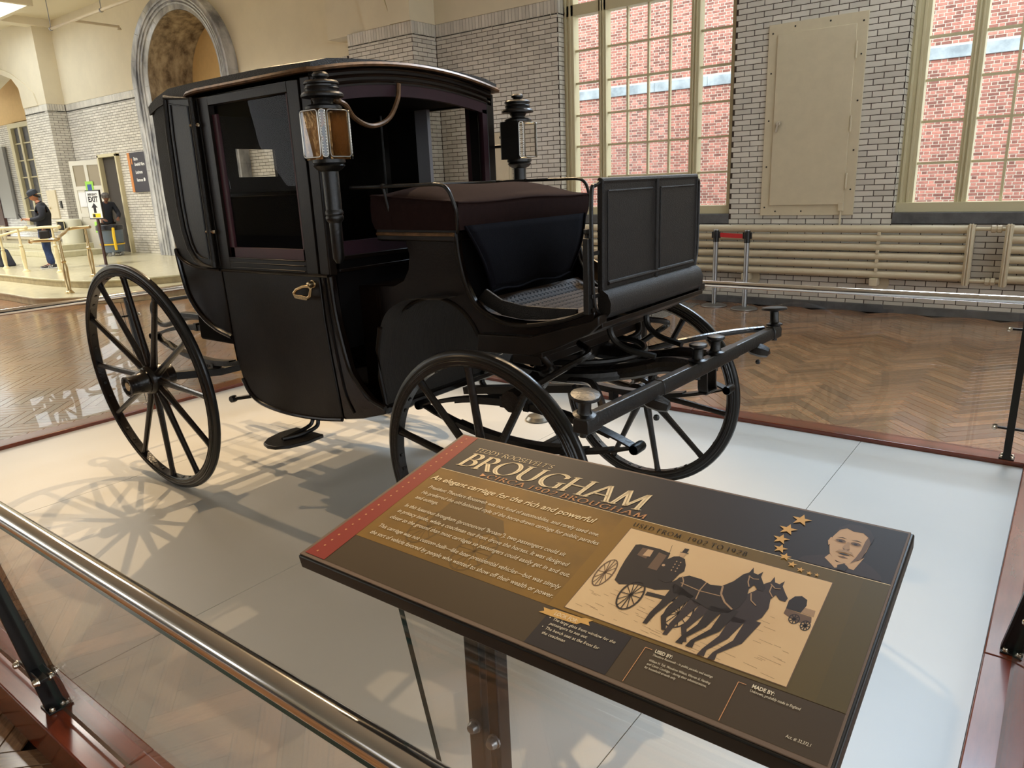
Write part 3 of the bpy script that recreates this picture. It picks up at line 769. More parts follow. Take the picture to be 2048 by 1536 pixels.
# ================================================================ INFORMATION SIGN
SW, SH = 0.75, 0.393
sc_, yaw_, tilt_ = Vector((-0.492, 0.777, 1.212)), 0.012, 0.18
Ux = Vector((math.cos(yaw_), math.sin(yaw_), 0)); Uy = Vector((-math.sin(yaw_) * math.cos(tilt_), math.cos(yaw_) * math.cos(tilt_), math.sin(tilt_)))
Un = Ux.cross(Uy)
S0 = sc_ - Ux * SW / 2 - Uy * SH / 2
sign = thing('information_sign', 'tilted black, gold and olive information panel in the foreground on a black post', 'sign', (-0.60, 0.70, 0.145))
def SP(u, v, w=0.0): return S0 + Ux * u + Uy * v + Un * w
def slab(name, m, u0, u1, v0, v1, w0, w1, bevel=0.0, poly=None):
    P = poly or [(u0, v0), (u1, v0), (u1, v1), (u0, v1)]; n = len(P)
    mb = MB().add([SP(u, v, w0) for u, v in P] + [SP(u, v, w1) for u, v in P],
                  [tuple(range(n))[::-1], tuple(range(n, 2 * n))] + [(i, (i + 1) % n, (i + 1) % n + n, i + n) for i in range(n)])
    return mb.build(name, m, sign, bevel=bevel)
slab('tray', M_black, -0.001, SW + 0.004, -0.003, SH + 0.001, -0.024, -0.002, 0.002)
M_s_edge = mat('sign_edge', rgb(118, 98, 82), 0.5, spec=0.22)
M_s_dark = mat('sign_dark', rgb(46, 39, 38), 0.5, spec=0.22)
M_s_navy = mat('sign_navy', rgb(34, 30, 36), 0.5, spec=0.22)
M_s_gold = mat('sign_gold', rgb(144, 104, 34), 0.5, spec=0.22, col2=rgb(108, 80, 34), vscale=5)
M_s_oliv = mat('sign_olive', rgb(92, 78, 42), 0.5, spec=0.22)
M_s_brown = mat('sign_brown', rgb(72, 57, 38), 0.5, spec=0.22)
M_s_red = mat('sign_red', rgb(142, 50, 40), 0.5, spec=0.22)
M_s_cream = mat('sign_cream', rgb(246, 222, 178), 0.5, spec=0.22)
M_s_tan = mat('sign_tan', rgb(220, 158, 106), 0.5, spec=0.22)
M_s_star = mat('sign_star', rgb(222, 172, 96), 0.5, spec=0.22)
M_s_text = mat('sign_text', rgb(240, 226, 196), 0.5, spec=0.22)
M_s_dtext = mat('sign_dark_text', rgb(44, 32, 18), 0.5, spec=0.22)
M_s_photo = mat('print_paper', rgb(232, 198, 150), 0.5, spec=0.22, col2=rgb(222, 184, 136), vscale=4)
M_s_ink = mat('print_ink', rgb(44, 34, 30), 0.5, spec=0.22)
M_s_ink2 = mat('print_midtone', rgb(112, 86, 66), 0.5, spec=0.22)
M_s_ink3 = mat('print_lighttone', rgb(176, 142, 108), 0.5, spec=0.22)
M_s_skin = mat('print_skin', rgb(206, 168, 128), 0.5, spec=0.22)
slab('face_sheet', M_s_edge, 0.0, SW, 0.0, SH, -0.002, 0.0, 0.0006)
def flat(name, m, poly, w, parent=None):
    n = len(poly)
    mb = MB().add([SP(u, v, w) for u, v in poly], [tuple(range(n))])
    return mb.build(name, m, parent or sign, smooth=0)
def rect(name, m, u0, v0, u1, v1, w=0.0002): return flat(name, m, [(u0, v0), (u1, v0), (u1, v1), (u0, v1)], w)
rect('printed_panel', M_s_brown, 0.0065, 0.006, 0.7475, 0.3885)
rect('printed_panel', M_s_gold, 0.04, 0.0715, 0.424, 0.279, 0.0004)
# gold fades towards olive on the right
for i in range(12):
    t = i / 11; a = 0.40 + i * 0.0290
    M_ = mat('sign_gold_olive', rgb(140 - 48 * t, 102 - 24 * t, 34 + 8 * t), 0.5, spec=0.22)
    rect('printed_panel', M_, a, 0.0715, min(a + 0.0291, 0.7475), 0.279, 0.0005)
rect('printed_panel', M_s_dark, 0.04, 0.279, 0.7475, 0.3885, 0.0005)
rect('printed_panel', M_s_cream, 0.04, 0.2782, 0.7475, 0.2792, 0.0006)
flat('red_strip', M_s_red, [(0.0065, 0.006), (0.0495, 0.006), (0.0385, 0.3885), (0.0065, 0.3885)], 0.0007)
rect('printed_panel', M_s_navy, 0.4088, 0.006, 0.5175, 0.0698, 0.0005)

# --- broad-nib lettering (roman capitals)
def A_(cx, cy, rx, ry, a, b, n=12): return arc(cx, cy, rx, ry, a, b, n)
def stem(x, y0=0, y1=1): return [[(x, y0), (x, y1)], [(x - .09, y0), (x + .09, y0)], [(x - .09, y1), (x + .09, y1)]]
GL = {
 'A': (.86, [[(.04, 0), (.43, 1)], [(.43, 1), (.82, 0)], [(.17, .34), (.69, .34)], [(-.04, 0), (.13, 0)], [(.72, 0), (.92, 0)]]),
 'B': (.62, stem(.12) + [[(.12, 1)] + A_(.28, .76, .22, .24, 90, -90) + [(.12, .52)], [(.12, .52)] + A_(.30, .26, .27, .26, 90, -90) + [(.12, 0)]]),
 'C': (.80, [A_(.48, .5, .42, .51, 48, 312, 18), [(.76, .72), (.76, .92)]]),
 'D': (.84, stem(.12) + [[(.12, 1)] + A_(.32, .5, .46, .5, 90, -90, 16) + [(.12, 0)]]),
 'E': (.52, stem(.12) + [[(.12, 1), (.46, 1), (.46, .9)], [(.12, .52), (.40, .52)], [(.12, 0), (.49, 0), (.49, .1)]]),
 'F': (.50, stem(.12) + [[(.12, 1), (.46, 1), (.46, .9)], [(.12, .52), (.40, .52)]]),
 'G': (.88, [A_(.48, .5, .42, .51, 48, 318, 18), [(.78, .02), (.78, .42)], [(.68, .42), (.88, .42)], [(.76, .74), (.76, .92)]]),
 'H': (.84, stem(.12) + stem(.72) + [[(.12, .52), (.72, .52)]]),
 'I': (.24, stem(.12)),
 'L': (.52, stem(.12) + [[(.12, 0), (.49, 0), (.49, .12)]]),
 'M': (1.02, [[(.10, 0), (.18, 1)], [(.18, 1), (.51, .04)], [(.51, .04), (.82, 1)], [(.82, 1), (.92, 0)], [(.02, 0), (.19, 0)], [(.83, 0), (1.01, 0)]]),
 'N': (.86, [[(.12, 0), (.12, 1)], [(.12, 1), (.74, 0)], [(.74, 0), (.74, 1)]]),
 'O': (.92, [A_(.46, .5, .41, .51, 0, 360, 26)]),
 'R': (.66, stem(.12) + [[(.12, 1)] + A_(.28, .75, .24, .25, 90, -90) + [(.12, .5)], [(.32, .5), (.66, 0), (.74, 0)]]),
 'S': (.52, [A_(.27, .75, .19, .25, 35, 250, 12)[:-1] + A_(.25, .26, .21, .27, 75, -150, 14)]),
 'T': (.64, stem(.32)[:2] + [[(.02, .9), (.02, 1), (.62, 1), (.62, .9)]]),
 'U': (.82, [[(.13, 1), (.13, .34)] + A_(.41, .32, .28, .33, 180, 360, 12) + [(.69, 1)], [(.04, 1), (.22, 1)], [(.60, 1), (.78, 1)]]),
 'V': (.80, [[(.06, 1), (.41, 0)], [(.41, 0), (.76, 1)], [(-.02, 1), (.15, 1)], [(.67, 1), (.84, 1)]]),
 'Y': (.74, [[(.04, 1), (.37, .48)], [(.37, .48), (.70, 1)], [(.37, .48), (.37, 0)], [(.28, 0), (.46, 0)]]),
 '0': (.66, [A_(.33, .5, .27, .51, 0, 360, 22)]),
 '1': (.34, [[(.04, .86), (.17, 1), (.17, 0)], [(.08, 0), (.26, 0)]]),
 '2': (.58, [A_(.27, .72, .22, .28, 160, -30, 12) + [(.05, 0), (.54, 0)]]),
 '8': (.58, [A_(.29, .75, .19, .25, 0, 360, 16), A_(.29, .26, .24, .27, 0, 360, 16)]),
 '9': (.60, [A_(.29, .68, .23, .32, 0, 360, 16), [(.52, .68)] + A_(.22, .66, .30, .66, 0, -70, 8)]),
 ':': (.26, [[(.12, .05), (.14, .12)], [(.12, .50), (.14, .57)]]),
 "'": (.18, [[(.10, 1), (.06, .78)]]),
 '.': (.2, [[(.08, .02), (.1, .06)]]),
}
def nib_text(s, u, v, h, width, name, m, w=0.0011, weight=0.13, slant=0.14, ang=24, gap=0.10, big=None):
    x = 0; segs = []
    for ch in s:
        if ch == ' ': x += 0.36; continue
        adv, st = GL[ch]
        for pl in st: segs.append([(x + a + slant * b, b) for a, b in pl])
        x += adv + gap
    tot = x - gap; kx = width / tot
    nx, ny = math.cos(math.radians(ang)) * weight / 2, math.sin(math.radians(ang)) * weight / 2
    mn = 0.018 if h > 0.02 else 0.034; mb = MB()
    for pl in segs:
        for (a0, b0), (a1, b1) in zip(pl, pl[1:]):
            d = math.hypot(a1 - a0, b1 - b0) or 1; px, py = -(b1 - b0) / d * mn, (a1 - a0) / d * mn
            for q in ((nx, ny), (px, py)):
                P = [(a0 - q[0], b0 - q[1]), (a1 - q[0], b1 - q[1]), (a1 + q[0], b1 + q[1]), (a0 + q[0], b0 + q[1])]
                mb.add([SP(u + a * kx, v + b * h, w) for a, b in P], [(0, 1, 2, 3)])
    return mb.build(name, m, sign, smooth=0)
nib_text("TEDDY ROOSEVELT'S", 0.0635, 0.3475, 0.0115, 0.163, 'heading', M_s_cream, weight=0.14, gap=0.14)
nib_text('BROUGHAM', 0.062, 0.299, 0.0415, 0.350, 'heading', M_s_cream, w=0.0012, weight=0.17, gap=0.07)
nib_text('CIRCA 1902 BROUGHAM', 0.1385, 0.2822, 0.0112, 0.289, 'heading', M_s_tan, w=0.0013, weight=0.16, gap=0.22)
flat('heading_arrow', M_s_tan, [(0.1255, 0.2818), (0.136, 0.2868), (0.1255, 0.2918)], 0.0012)
nib_text('USED FROM: 1902 TO 1928', 0.4205, 0.2612, 0.0085, 0.162, 'heading', M_s_dtext, w=0.0012, weight=0.15, gap=0.30, slant=0.0)

# --- running text
def text(body, u, v, size, width, m=M_s_text, shear=0.16, w=0.0012, name='text_line', bold=0.0):
    cu = bpy.data.curves.new(name, 'FONT'); cu.body = body; cu.size = size; cu.shear = shear; cu.resolution_u = 2; cu.offset = bold
    o = bpy.data.objects.new('tmp', cu); COL.objects.link(o)
    dg = bpy.context.evaluated_depsgraph_get()
    me = bpy.data.meshes.new_from_object(o.evaluated_get(dg)); COL.objects.unlink(o); bpy.data.objects.remove(o)
    xs = [p.co.x for p in me.vertices]; k = width / (max(xs) - min(xs)); x0 = min(xs); off = origin_of(sign)
    for p in me.vertices: p.co = SP(u + (p.co.x - x0) * k, v + p.co.y, w) - off
    me.name = name; me.materials.clear(); me.materials.append(m)
    q = bpy.data.objects.new(name, me); COL.objects.link(q); q.parent = sign; return q
text('An elegant carriage for the rich and powerful', 0.0485, 0.2435, 0.0178, 0.319, M_s_cream, 0.25, bold=0.0002)
for s_, v, wd in (('President Theodore Roosevelt was not fond of automobiles, and rarely used one.', 0.2188, 0.323), ('He preferred the old-fashioned style of the horse-drawn carriage for public parades', 0.2015, 0.332),
                  ('and outings.', 0.1862, 0.048), ('In this luxurious brougham (pronounced "broam"), two passengers could sit', 0.161, 0.303),
                  ('in privacy inside, while a coachman out front drove the horses. It was designed', 0.1444, 0.318), ('closer to the ground than most carriages so passengers could easily get in and out.', 0.127, 0.331),
                  ('This carriage was not custom-built\u2014like later presidential vehicles\u2014but was simply', 0.1018, 0.332), ('the sort of vehicle favored by people who wanted to show off their wealth or power.', 0.0836, 0.333)):
    text(s_, 0.0655, v, 0.0122, wd)
# 'look for' ribbon
flat('ribbon', M_s_star, [(0.397, 0.0560), (0.402, 0.0605), (0.398, 0.0655), (0.409, 0.0655), (0.412, 0.0685), (0.45, 0.0700), (0.455, 0.0725), (0.465, 0.0725), (0.461, 0.068), (0.4655, 0.0630), (0.4535, 0.0625), (0.4500, 0.0580), (0.414, 0.0560), (0.409, 0.0560)], 0.0009)
text('LOOK FOR:', 0.4165, 0.0595, 0.0088, 0.0325, M_s_cream, 0.2, bold=0.0002)
for s_, u, v, wd in (('\u2022', 0.4148, 0.0510, 0.0014), ('The large glass front window for the', 0.4205, 0.0508, 0.085), ('passengers to see out', 0.4205, 0.0430, 0.052),
                     ('\u2022', 0.4148, 0.0345, 0.0014), ('The bench seat at the front for', 0.4205, 0.0343, 0.073), ('the coachman', 0.4205, 0.0262, 0.032)):
    text(s_, u, v, 0.0066, wd)
text('USED BY:', 0.551, 0.0590, 0.0072, 0.0205, M_s_text, 0.0, bold=0.0002)
for s_, v, wd in (('Theodore Roosevelt \u2013 in public parades and outings', 0.0540, 0.069), ('William H. Taft, Woodrow Wilson, Warren G. Harding', 0.0450, 0.070), ('and Calvin Coolidge \u2013 during their administrations,', 0.0395, 0.068), ('for household errands only', 0.0340, 0.036)):
    text(s_, 0.551, v, 0.0047, wd)
text('MADE BY:', 0.6595, 0.0605, 0.0072, 0.0225, M_s_text, 0.0, bold=0.0002)
text('Unknown, probably made in England', 0.6595, 0.0548, 0.0052, 0.050)
text('Acc. #: 32.372.1', 0.7063, 0.0182, 0.0056, 0.023)
for pl in (((0.5387, 0.007), (0.5387, 0.062), (0.547, 0.062)), ((0.6453, 0.007), (0.6453, 0.062), (0.6535, 0.062))):
    (a0, b0), (a1, b1), (a2, b2) = pl
    rect('rule_line', M_s_tan, a0 - 0.0004, b0, a0 + 0.0004, b1, 0.0009); rect('rule_line', M_s_tan, a1, b1 - 0.0004, a2, b1 + 0.0004, 0.0009)
def star(u, v, r, m, w=0.0011, name='star'):
    P = [(u + (r if i % 2 == 0 else r * 0.4) * math.sin(i * PI / 5), v + (r if i % 2 == 0 else r * 0.4) * math.cos(i * PI / 5)) for i in range(10)]
    return flat(name, m, P, w)
for i in range(26): star(0.0228 - i * 0.00012, 0.0165 + i * 0.01445, 0.0026, M_s_tan)
for (u, v), r in zip(((0.6221, 0.3644), (0.6124, 0.3369), (0.6108, 0.3131), (0.6162, 0.2934), (0.6263, 0.2798), (0.6383, 0.2688), (0.6501, 0.2629), (0.661, 0.2608), (0.6697, 0.2612)),
                     (0.0135, 0.0125, 0.0112, 0.0094, 0.0078, 0.0062, 0.005, 0.004, 0.0034)): star(u, v, r, M_s_star, 0.0014)

# --- printed portrait: moustached man in pince-nez, dark suit
def blob(cx, cy, rx, ry, m, w, name='print_shape', n=18, rot=0.0):
    c, s = math.cos(rot), math.sin(rot)
    return flat(name, m, [(cx + rx * math.cos(t) * c - ry * math.sin(t) * s, cy + rx * math.cos(t) * s + ry * math.sin(t) * c) for t in [2 * PI * k / n for k in range(n)]], w)
M_s_suit = mat('print_suit', rgb(58, 46, 44), 0.5, spec=0.22)
FX, FY = 0.6895, 0.335
flat('print_shape', M_s_suit, [(0.640, 0.2805), (0.646, 0.292), (0.662, 0.301), (0.672, 0.306), (0.690, 0.292), (0.708, 0.311), (0.722, 0.303), (0.735, 0.290), (0.738, 0.2805)], 0.0008)
flat('print_shape', M_s_skin, [(0.6725, 0.3085), (0.6690, 0.2985), (0.6845, 0.2835), (0.6930, 0.2900), (0.7050, 0.2880), (0.7110, 0.3170), (0.7060, 0.3080), (0.6930, 0.2960), (0.6830, 0.2960)], 0.0010)
flat('print_shape', M_s_ink, [(0.6860, 0.2900), (0.6925, 0.2960), (0.6985, 0.2905), (0.6965, 0.2815), (0.6875, 0.2815)], 0.0012)
flat('print_shape', M_s_skin, [(0.6672, 0.345), (0.6680, 0.325), (0.6720, 0.310), (0.6800, 0.2990), (0.6900, 0.2955), (0.7000, 0.2995), (0.7075, 0.312), (0.7105, 0.330), (0.7115, 0.352), (0.7070, 0.368), (0.6960, 0.3765), (0.6830, 0.3755), (0.6725, 0.366)], 0.0011)
flat('print_shape', M_s_ink2, [(0.6985, 0.2990), (0.7085, 0.312), (0.7115, 0.350), (0.7075, 0.366), (0.7050, 0.350), (0.7045, 0.330), (0.7020, 0.313)], 0.0012)
flat('print_shape', M_s_suit, [(0.6690, 0.356), (0.6700, 0.368), (0.6790, 0.3790), (0.6930, 0.3815), (0.7060, 0.3750), (0.7130, 0.362), (0.7125, 0.345), (0.7080, 0.358), (0.6990, 0.3665), (0.6880, 0.3650), (0.6790, 0.3690), (0.6730, 0.3640)], 0.0013)
flat('print_shape', M_s_skin, [(0.6655, 0.343), (0.6640, 0.334), (0.6665, 0.325), (0.6690, 0.330), (0.6690, 0.342)], 0.0012)
for ex in (0.6782, 0.6960):
    blob(ex, 0.3395, 0.0058, 0.0036, M_s_ink2, 0.0013); blob(ex, 0.3388, 0.0024, 0.0018, M_s_ink, 0.0014)
    flat('print_shape', M_s_ink, [(ex - 0.0066, 0.3452), (ex, 0.3478), (ex + 0.0066, 0.3455), (ex, 0.3461)], 0.0014)
    q = [(ex + 0.0068 * math.cos(2 * PI * k / 16), 0.3386 + 0.0046 * math.sin(2 * PI * k / 16)) for k in range(17)]
    mb = MB()
    for (a, b), (c, d) in zip(q, q[1:]): mb.add([SP(a, b, 0.0015), SP(c, d, 0.0015), SP(ex + (c - ex) * 0.88, 0.3386 + (d - 0.3386) * 0.88, 0.0015), SP(ex + (a - ex) * 0.88, 0.3386 + (b - 0.3386) * 0.88, 0.0015)], [(0, 1, 2, 3)])
    mb.build('print_shape', M_s_ink3, sign, smooth=0)
flat('print_shape', M_s_ink3, [(0.6862, 0.3400), (0.6884, 0.3400), (0.6918, 0.3270), (0.6880, 0.3232), (0.6832, 0.3270)], 0.0014)
flat('print_shape', M_s_ink2, [(0.6832, 0.3262), (0.6880, 0.3232), (0.6925, 0.3264), (0.6900, 0.3222), (0.6855, 0.3220)], 0.0015)
flat('print_shape', M_s_ink3, [(0.6775, 0.3140), (0.6805, 0.3205), (0.6875, 0.3232), (0.6955, 0.3205), (0.7000, 0.3130), (0.6955, 0.3158), (0.6880, 0.3172), (0.6815, 0.3160)], 0.0016)
flat('print_shape', M_s_ink, [(0.6800, 0.3138), (0.6880, 0.3155), (0.6960, 0.3135), (0.6880, 0.3115)], 0.0015)
flat('print_shape', M_s_ink2, [(0.6820, 0.3075), (0.6880, 0.3095), (0.6945, 0.3070), (0.6880, 0.3055)], 0.0014)

# --- printed photograph: two dark horses drawing a closed carriage with a top-hatted coachman
rect('print_shape', M_s_ink2, 0.4205, 0.0764, 0.6902, 0.2560, 0.0008)
rect('print_shape', M_s_photo, 0.4216, 0.0775, 0.6892, 0.2550, 0.0010)
def ring(cx, cy, rx, ry, th, m, w, spokes=12):
    mb = MB(); n = 22
    for k in range(n):
        t0, t1 = 2 * PI * k / n, 2 * PI * (k + 1) / n
        mb.add([SP(cx + (rx - d) * math.cos(t), cy + (ry - d) * math.sin(t), w) for t, d in ((t0, 0), (t1, 0), (t1, th), (t0, th))], [(0, 1, 2, 3)])
    for k in range(spokes):
        t = 2 * PI * k / spokes; px, py = -math.sin(t) * 0.0006, math.cos(t) * 0.0006
        a = (cx + (rx - th) * math.cos(t), cy + (ry - th) * math.sin(t))
        mb.add([SP(cx - px, cy - py, w), SP(a[0] - px, a[1] - py, w), SP(a[0] + px, a[1] + py, w), SP(cx + px, cy + py, w)], [(0, 1, 2, 3)])
    mb.add([SP(cx + 0.0025 * math.cos(t), cy + 0.003 * math.sin(t), w) for t in [2 * PI * k / 8 for k in range(8)]], [tuple(range(8))])
    return mb.build('print_wheel', m, sign, smooth=0)
INK = M_s_ink
def F(m, w, *p): return flat('print_shape', m, list(p), w)
# ground texture
random.seed(5)
gm = MB()
for i in range(90):
    a, b = random.uniform(0.43, 0.675), random.uniform(0.081, 0.15); l = random.uniform(0.003, 0.016)
    if a > 0.6: b = random.uniform(0.081, 0.17)
    gm.add([SP(a, b, 0.0011), SP(a + l, b - l * 0.12, 0.0011), SP(a + l, b - l * 0.12 + 0.0007, 0.0011), SP(a, b + 0.0005, 0.0011)], [(0, 1, 2, 3)])
gm.build('print_ground', M_s_ink3, sign, smooth=0)
# background cars
F(INK, 0.0012, (0.655, 0.189), (0.654, 0.203), (0.658, 0.213), (0.665, 0.217), (0.672, 0.213), (0.674, 0.203), (0.6715, 0.189)); F(M_s_ink2, 0.0012, (0.655, 0.180), (0.655, 0.189), (0.684, 0.187), (0.686, 0.178), (0.672, 0.172))
ring(0.668, 0.176, 0.006, 0.0085, 0.0012, INK, 0.0013, 8); ring(0.6815, 0.171, 0.0055, 0.0085, 0.0012, INK, 0.0013, 8)
F(M_s_ink3, 0.0012, (0.672, 0.189), (0.673, 0.199), (0.685, 0.199), (0.686, 0.188))
# far front wheel, rear wheel
ring(0.5495, 0.128, 0.0165, 0.026, 0.0022, INK, 0.0012)
ring(0.4350, 0.1555, 0.0115, 0.029, 0.0020, M_s_ink2, 0.0013)
# carriage body
F(INK, 0.0013, (0.4445, 0.224), (0.4500, 0.2275), (0.478, 0.229), (0.494, 0.2265), (0.497, 0.205), (0.500, 0.180), (0.520, 0.176), (0.527, 0.190), (0.533, 0.186), (0.527, 0.163), (0.507, 0.153), (0.482, 0.152), (0.462, 0.143), (0.4530, 0.148), (0.4490, 0.170), (0.4465, 0.190))
F(M_s_ink2, 0.0014, (0.456, 0.205), (0.456, 0.222), (0.470, 0.2235), (0.470, 0.203)); F(M_s_skin, 0.0015, (0.4630, 0.207), (0.4640, 0.2215), (0.4720, 0.2225), (0.4730, 0.2085))
F(M_s_ink2, 0.0014, (0.4800, 0.187), (0.4800, 0.222), (0.4920, 0.220), (0.4930, 0.187))
F(INK, 0.0013, (0.500, 0.146), (0.545, 0.150), (0.545, 0.144), (0.500, 0.139))
ring(0.4845, 0.1315, 0.0150, 0.0285, 0.0024, INK, 0.0016)
# coachman
F(INK, 0.0015, (0.4935, 0.192), (0.4950, 0.212), (0.5010, 0.222), (0.5080, 0.2255), (0.5160, 0.223), (0.5220, 0.212), (0.5250, 0.200), (0.5215, 0.193), (0.5195, 0.176), (0.5130, 0.170), (0.5035, 0.172))
blob(0.5098, 0.2295, 0.0038, 0.0052, M_s_skin, 0.0016); F(INK, 0.0017, (0.5050, 0.2330), (0.5160, 0.2345), (0.5155, 0.2358), (0.5132, 0.2355), (0.5130, 0.2440), (0.5072, 0.2432), (0.5070, 0.2347), (0.5048, 0.2343))
for i in range(4):
    for j in (0, 1): blob(0.5085 + j * 0.0055 + i * 0.0004, 0.2140 - i * 0.0062, 0.0009, 0.0012, M_s_skin, 0.0017, n=8)
blob(0.4965, 0.2000, 0.0022, 0.0024, M_s_skin, 0.0017, n=10); F(INK, 0.0012, (0.4890, 0.243), (0.4895, 0.243), (0.4985, 0.200), (0.4978, 0.200))
# horses
def horse(dx, dy, k, m, w):
    P = lambda pts: [(0.522 + (a) * k + dx, 0.15 + (b) * k + dy) for a, b in pts]
    # trunk, neck, head
    flat('print_horse', m, P([(0.000, 0.020), (0.002, 0.036), (0.012, 0.045), (0.028, 0.045), (0.042, 0.040), (0.055, 0.044), (0.064, 0.058), (0.070, 0.075), (0.0755, 0.082), (0.077, 0.093), (0.0805, 0.083), (0.086, 0.082), (0.0900, 0.090), (0.0905, 0.080), (0.0965, 0.070), (0.1020, 0.062), (0.1010, 0.055), (0.0945, 0.055), (0.0880, 0.062), (0.0850, 0.052), (0.0880, 0.036), (0.0860, 0.018), (0.0780, 0.002), (0.0600, -0.003), (0.0400, 0.004), (0.0220, 0.008), (0.0080, 0.006)]), w)
    for a, b in (((0.002, 0.024), 0.004), ((0.016, 0.018), 0.014)):
        x0, y0 = a
        flat('print_horse', m, P([(x0, y0), (x0 + 0.016, y0 - 0.006), (x0 + 0.006, -0.022), (x0 + 0.002, -0.036), (x0 - 0.004 + b, -0.055), (x0 - 0.009 + b, -0.056), (x0 - 0.005, -0.036), (x0 - 0.002, -0.018)]), w)
    for x0, y0, e in ((0.060, 0.006, 0.046), (0.076, 0.010, 0.058)):
        flat('print_horse', m, P([(x0 - 0.004, y0), (x0 + 0.012, y0), (x0 + 0.004, -0.030), (e + 0.004, -0.056), (e + 0.005, -0.066), (e - 0.003, -0.067), (e - 0.001, -0.056), (x0 - 0.006, -0.030)]), w)
horse(0.028, -0.006, 1.0, M_s_suit, 0.0015)
horse(0.0, 0.0, 1.0, INK, 0.0017)
# harness straps
def strap(pts, m=M_s_ink3, w=0.0019, th=0.0007):
    mb = MB()
    for (a, b), (c, d) in zip(pts, pts[1:]):
        l = math.hypot(c - a, d - b); px, py = -(d - b) / l * th, (c - a) / l * th
        mb.add([SP(a - px, b - py, w), SP(c - px, d - py, w), SP(c + px, d + py, w), SP(a + px, b + py, w)], [(0, 1, 2, 3)])
    return mb.build('print_harness', m, sign, smooth=0)
strap([(0.578, 0.194), (0.581, 0.180), (0.590, 0.168), (0.602, 0.160)], th=0.0012); strap([(0.558, 0.192), (0.556, 0.175), (0.558, 0.158)]); strap([(0.530, 0.178), (0.556, 0.174), (0.582, 0.176)])
strap([(0.599, 0.225), (0.606, 0.222), (0.612, 0.224)]); strap([(0.600, 0.226), (0.602, 0.214), (0.606, 0.206)]); strap([(0.627, 0.222), (0.634, 0.216), (0.640, 0.218)]); strap([(0.629, 0.220), (0.630, 0.208), (0.636, 0.200)])
strap([(0.612, 0.196), (0.616, 0.184), (0.624, 0.178)]); strap([(0.527, 0.190), (0.532, 0.182), (0.534, 0.172)], M_s_ink3)
# faint second carriage ghosted into the gold field
M_s_ghost = mat('sign_ghost', rgb(106, 78, 32), 0.5, spec=0.22)
ring(0.245, 0.118, 0.030, 0.045, 0.003, M_s_ghost, 0.0006); ring(0.140, 0.135, 0.026, 0.042, 0.003, M_s_ghost, 0.0006)
flat('print_ghost', M_s_ghost, [(0.13, 0.15), (0.13, 0.225), (0.18, 0.23), (0.20, 0.20), (0.24, 0.195), (0.26, 0.17), (0.22, 0.15)], 0.00055)

# --- sign post, bracket, glass below
for i, (x, wd) in enumerate(((-0.612, 0.028), (-0.577, 0.020))):
    p = MB().box(x - wd / 2, x + wd / 2, 0.668, 0.694, 0.145, 1.165).build('post', M_black, sign, bevel=0.002)
    mb = MB()
    for z in (0.93, 0.80, 0.4): dome(mb, (x, 0.668, z - 0.01 * i), (0, -1, 0), 0.009)
    mb.build('bolt', M_steel, p)
MB().box(-0.636, -0.558, 0.65, 0.73, 0.145, 0.152).build('foot_plate', M_black, sign, bevel=0.001)
MB().add([SP(-0.1 + 0.3, 0.12, -0.03), SP(0.36, 0.12, -0.03), SP(0.36, 0.28, -0.03), SP(0.2, 0.28, -0.03), SP(0.2, 0.12, -0.024), SP(0.36, 0.12, -0.024), SP(0.36, 0.28, -0.024), SP(0.2, 0.28, -0.024)],
         [(0, 3, 2, 1), (4, 5, 6, 7), (0, 1, 5, 4), (1, 2, 6, 5), (2, 3, 7, 6), (3, 0, 4, 7)]).build('mounting_bracket', M_black, sign)
MB().box(-0.625, -0.565, 0.66, 0.83, 1.13, 1.165).build('mounting_bracket', M_black, sign)
pane(sign, [(-0.672, 0.765, 0.15), (-0.13, 0.765, 0.15), (-0.13, 0.594, 1.160), (-0.672, 0.594, 1.160)], t=0.008)

# ================================================================ THE CARRIAGE
YC = 2.653
car = thing('carriage', 'black antique closed horse-drawn carriage standing on the grey platform', 'carriage', (-2.75, YC, PZ))
HW = 0.60
def both(fn):
    for s in (-1, 1): fn(s)
def sy(s, v): return YC + s * v
# --- body panels (side outlines measured in x,z)
upper_q = [(-3.42, 2.145), (-3.70, 2.165), (-3.80, 2.15), (-3.84, 2.08), (-3.855, 1.95), (-3.86, 1.70), (-3.85, 1.55), (-3.82, 1.42), (-3.79, 1.385), (-3.72, 1.352), (-3.62, 1.335), (-3.42, 1.335)]
lower_q = [(-3.42, 1.335), (-3.62, 1.335), (-3.72, 1.352), (-3.79, 1.385), (-3.82, 1.42), (-3.80, 1.30), (-3.765, 1.19), (-3.70, 1.11), (-3.62, 1.055), (-3.52, 1.015), (-3.405, 0.99)]
door_lo = [(-3.405, 1.335), (-3.395, 1.15), (-3.39, 0.98), (-3.38, 0.86), (-3.355, 0.77), (-3.31, 0.705), (-3.24, 0.665), (-3.12, 0.645), (-2.95, 0.64), (-2.75, 0.652), (-2.585, 0.675), (-2.60, 0.80), (-2.62, 0.95), (-2.64, 1.14), (-2.645, 1.335)]
pillar_f = [(-2.637, 1.335), (-2.632, 1.14), (-2.612, 0.95), (-2.592, 0.80), (-2.577, 0.675), (-2.45, 0.70), (-2.30, 0.745), (-2.29, 0.775), (-2.38, 0.80), (-2.45, 0.86), (-2.50, 0.93), (-2.55, 1.14), (-2.57, 1.335)]
def panel(poly, s, name, m, th=0.03, v=HW, bevel=0.004): 
    return MB().prism(poly, sy(s, v), sy(s, v - th), 'xz').build(name, m, car, bevel=bevel)
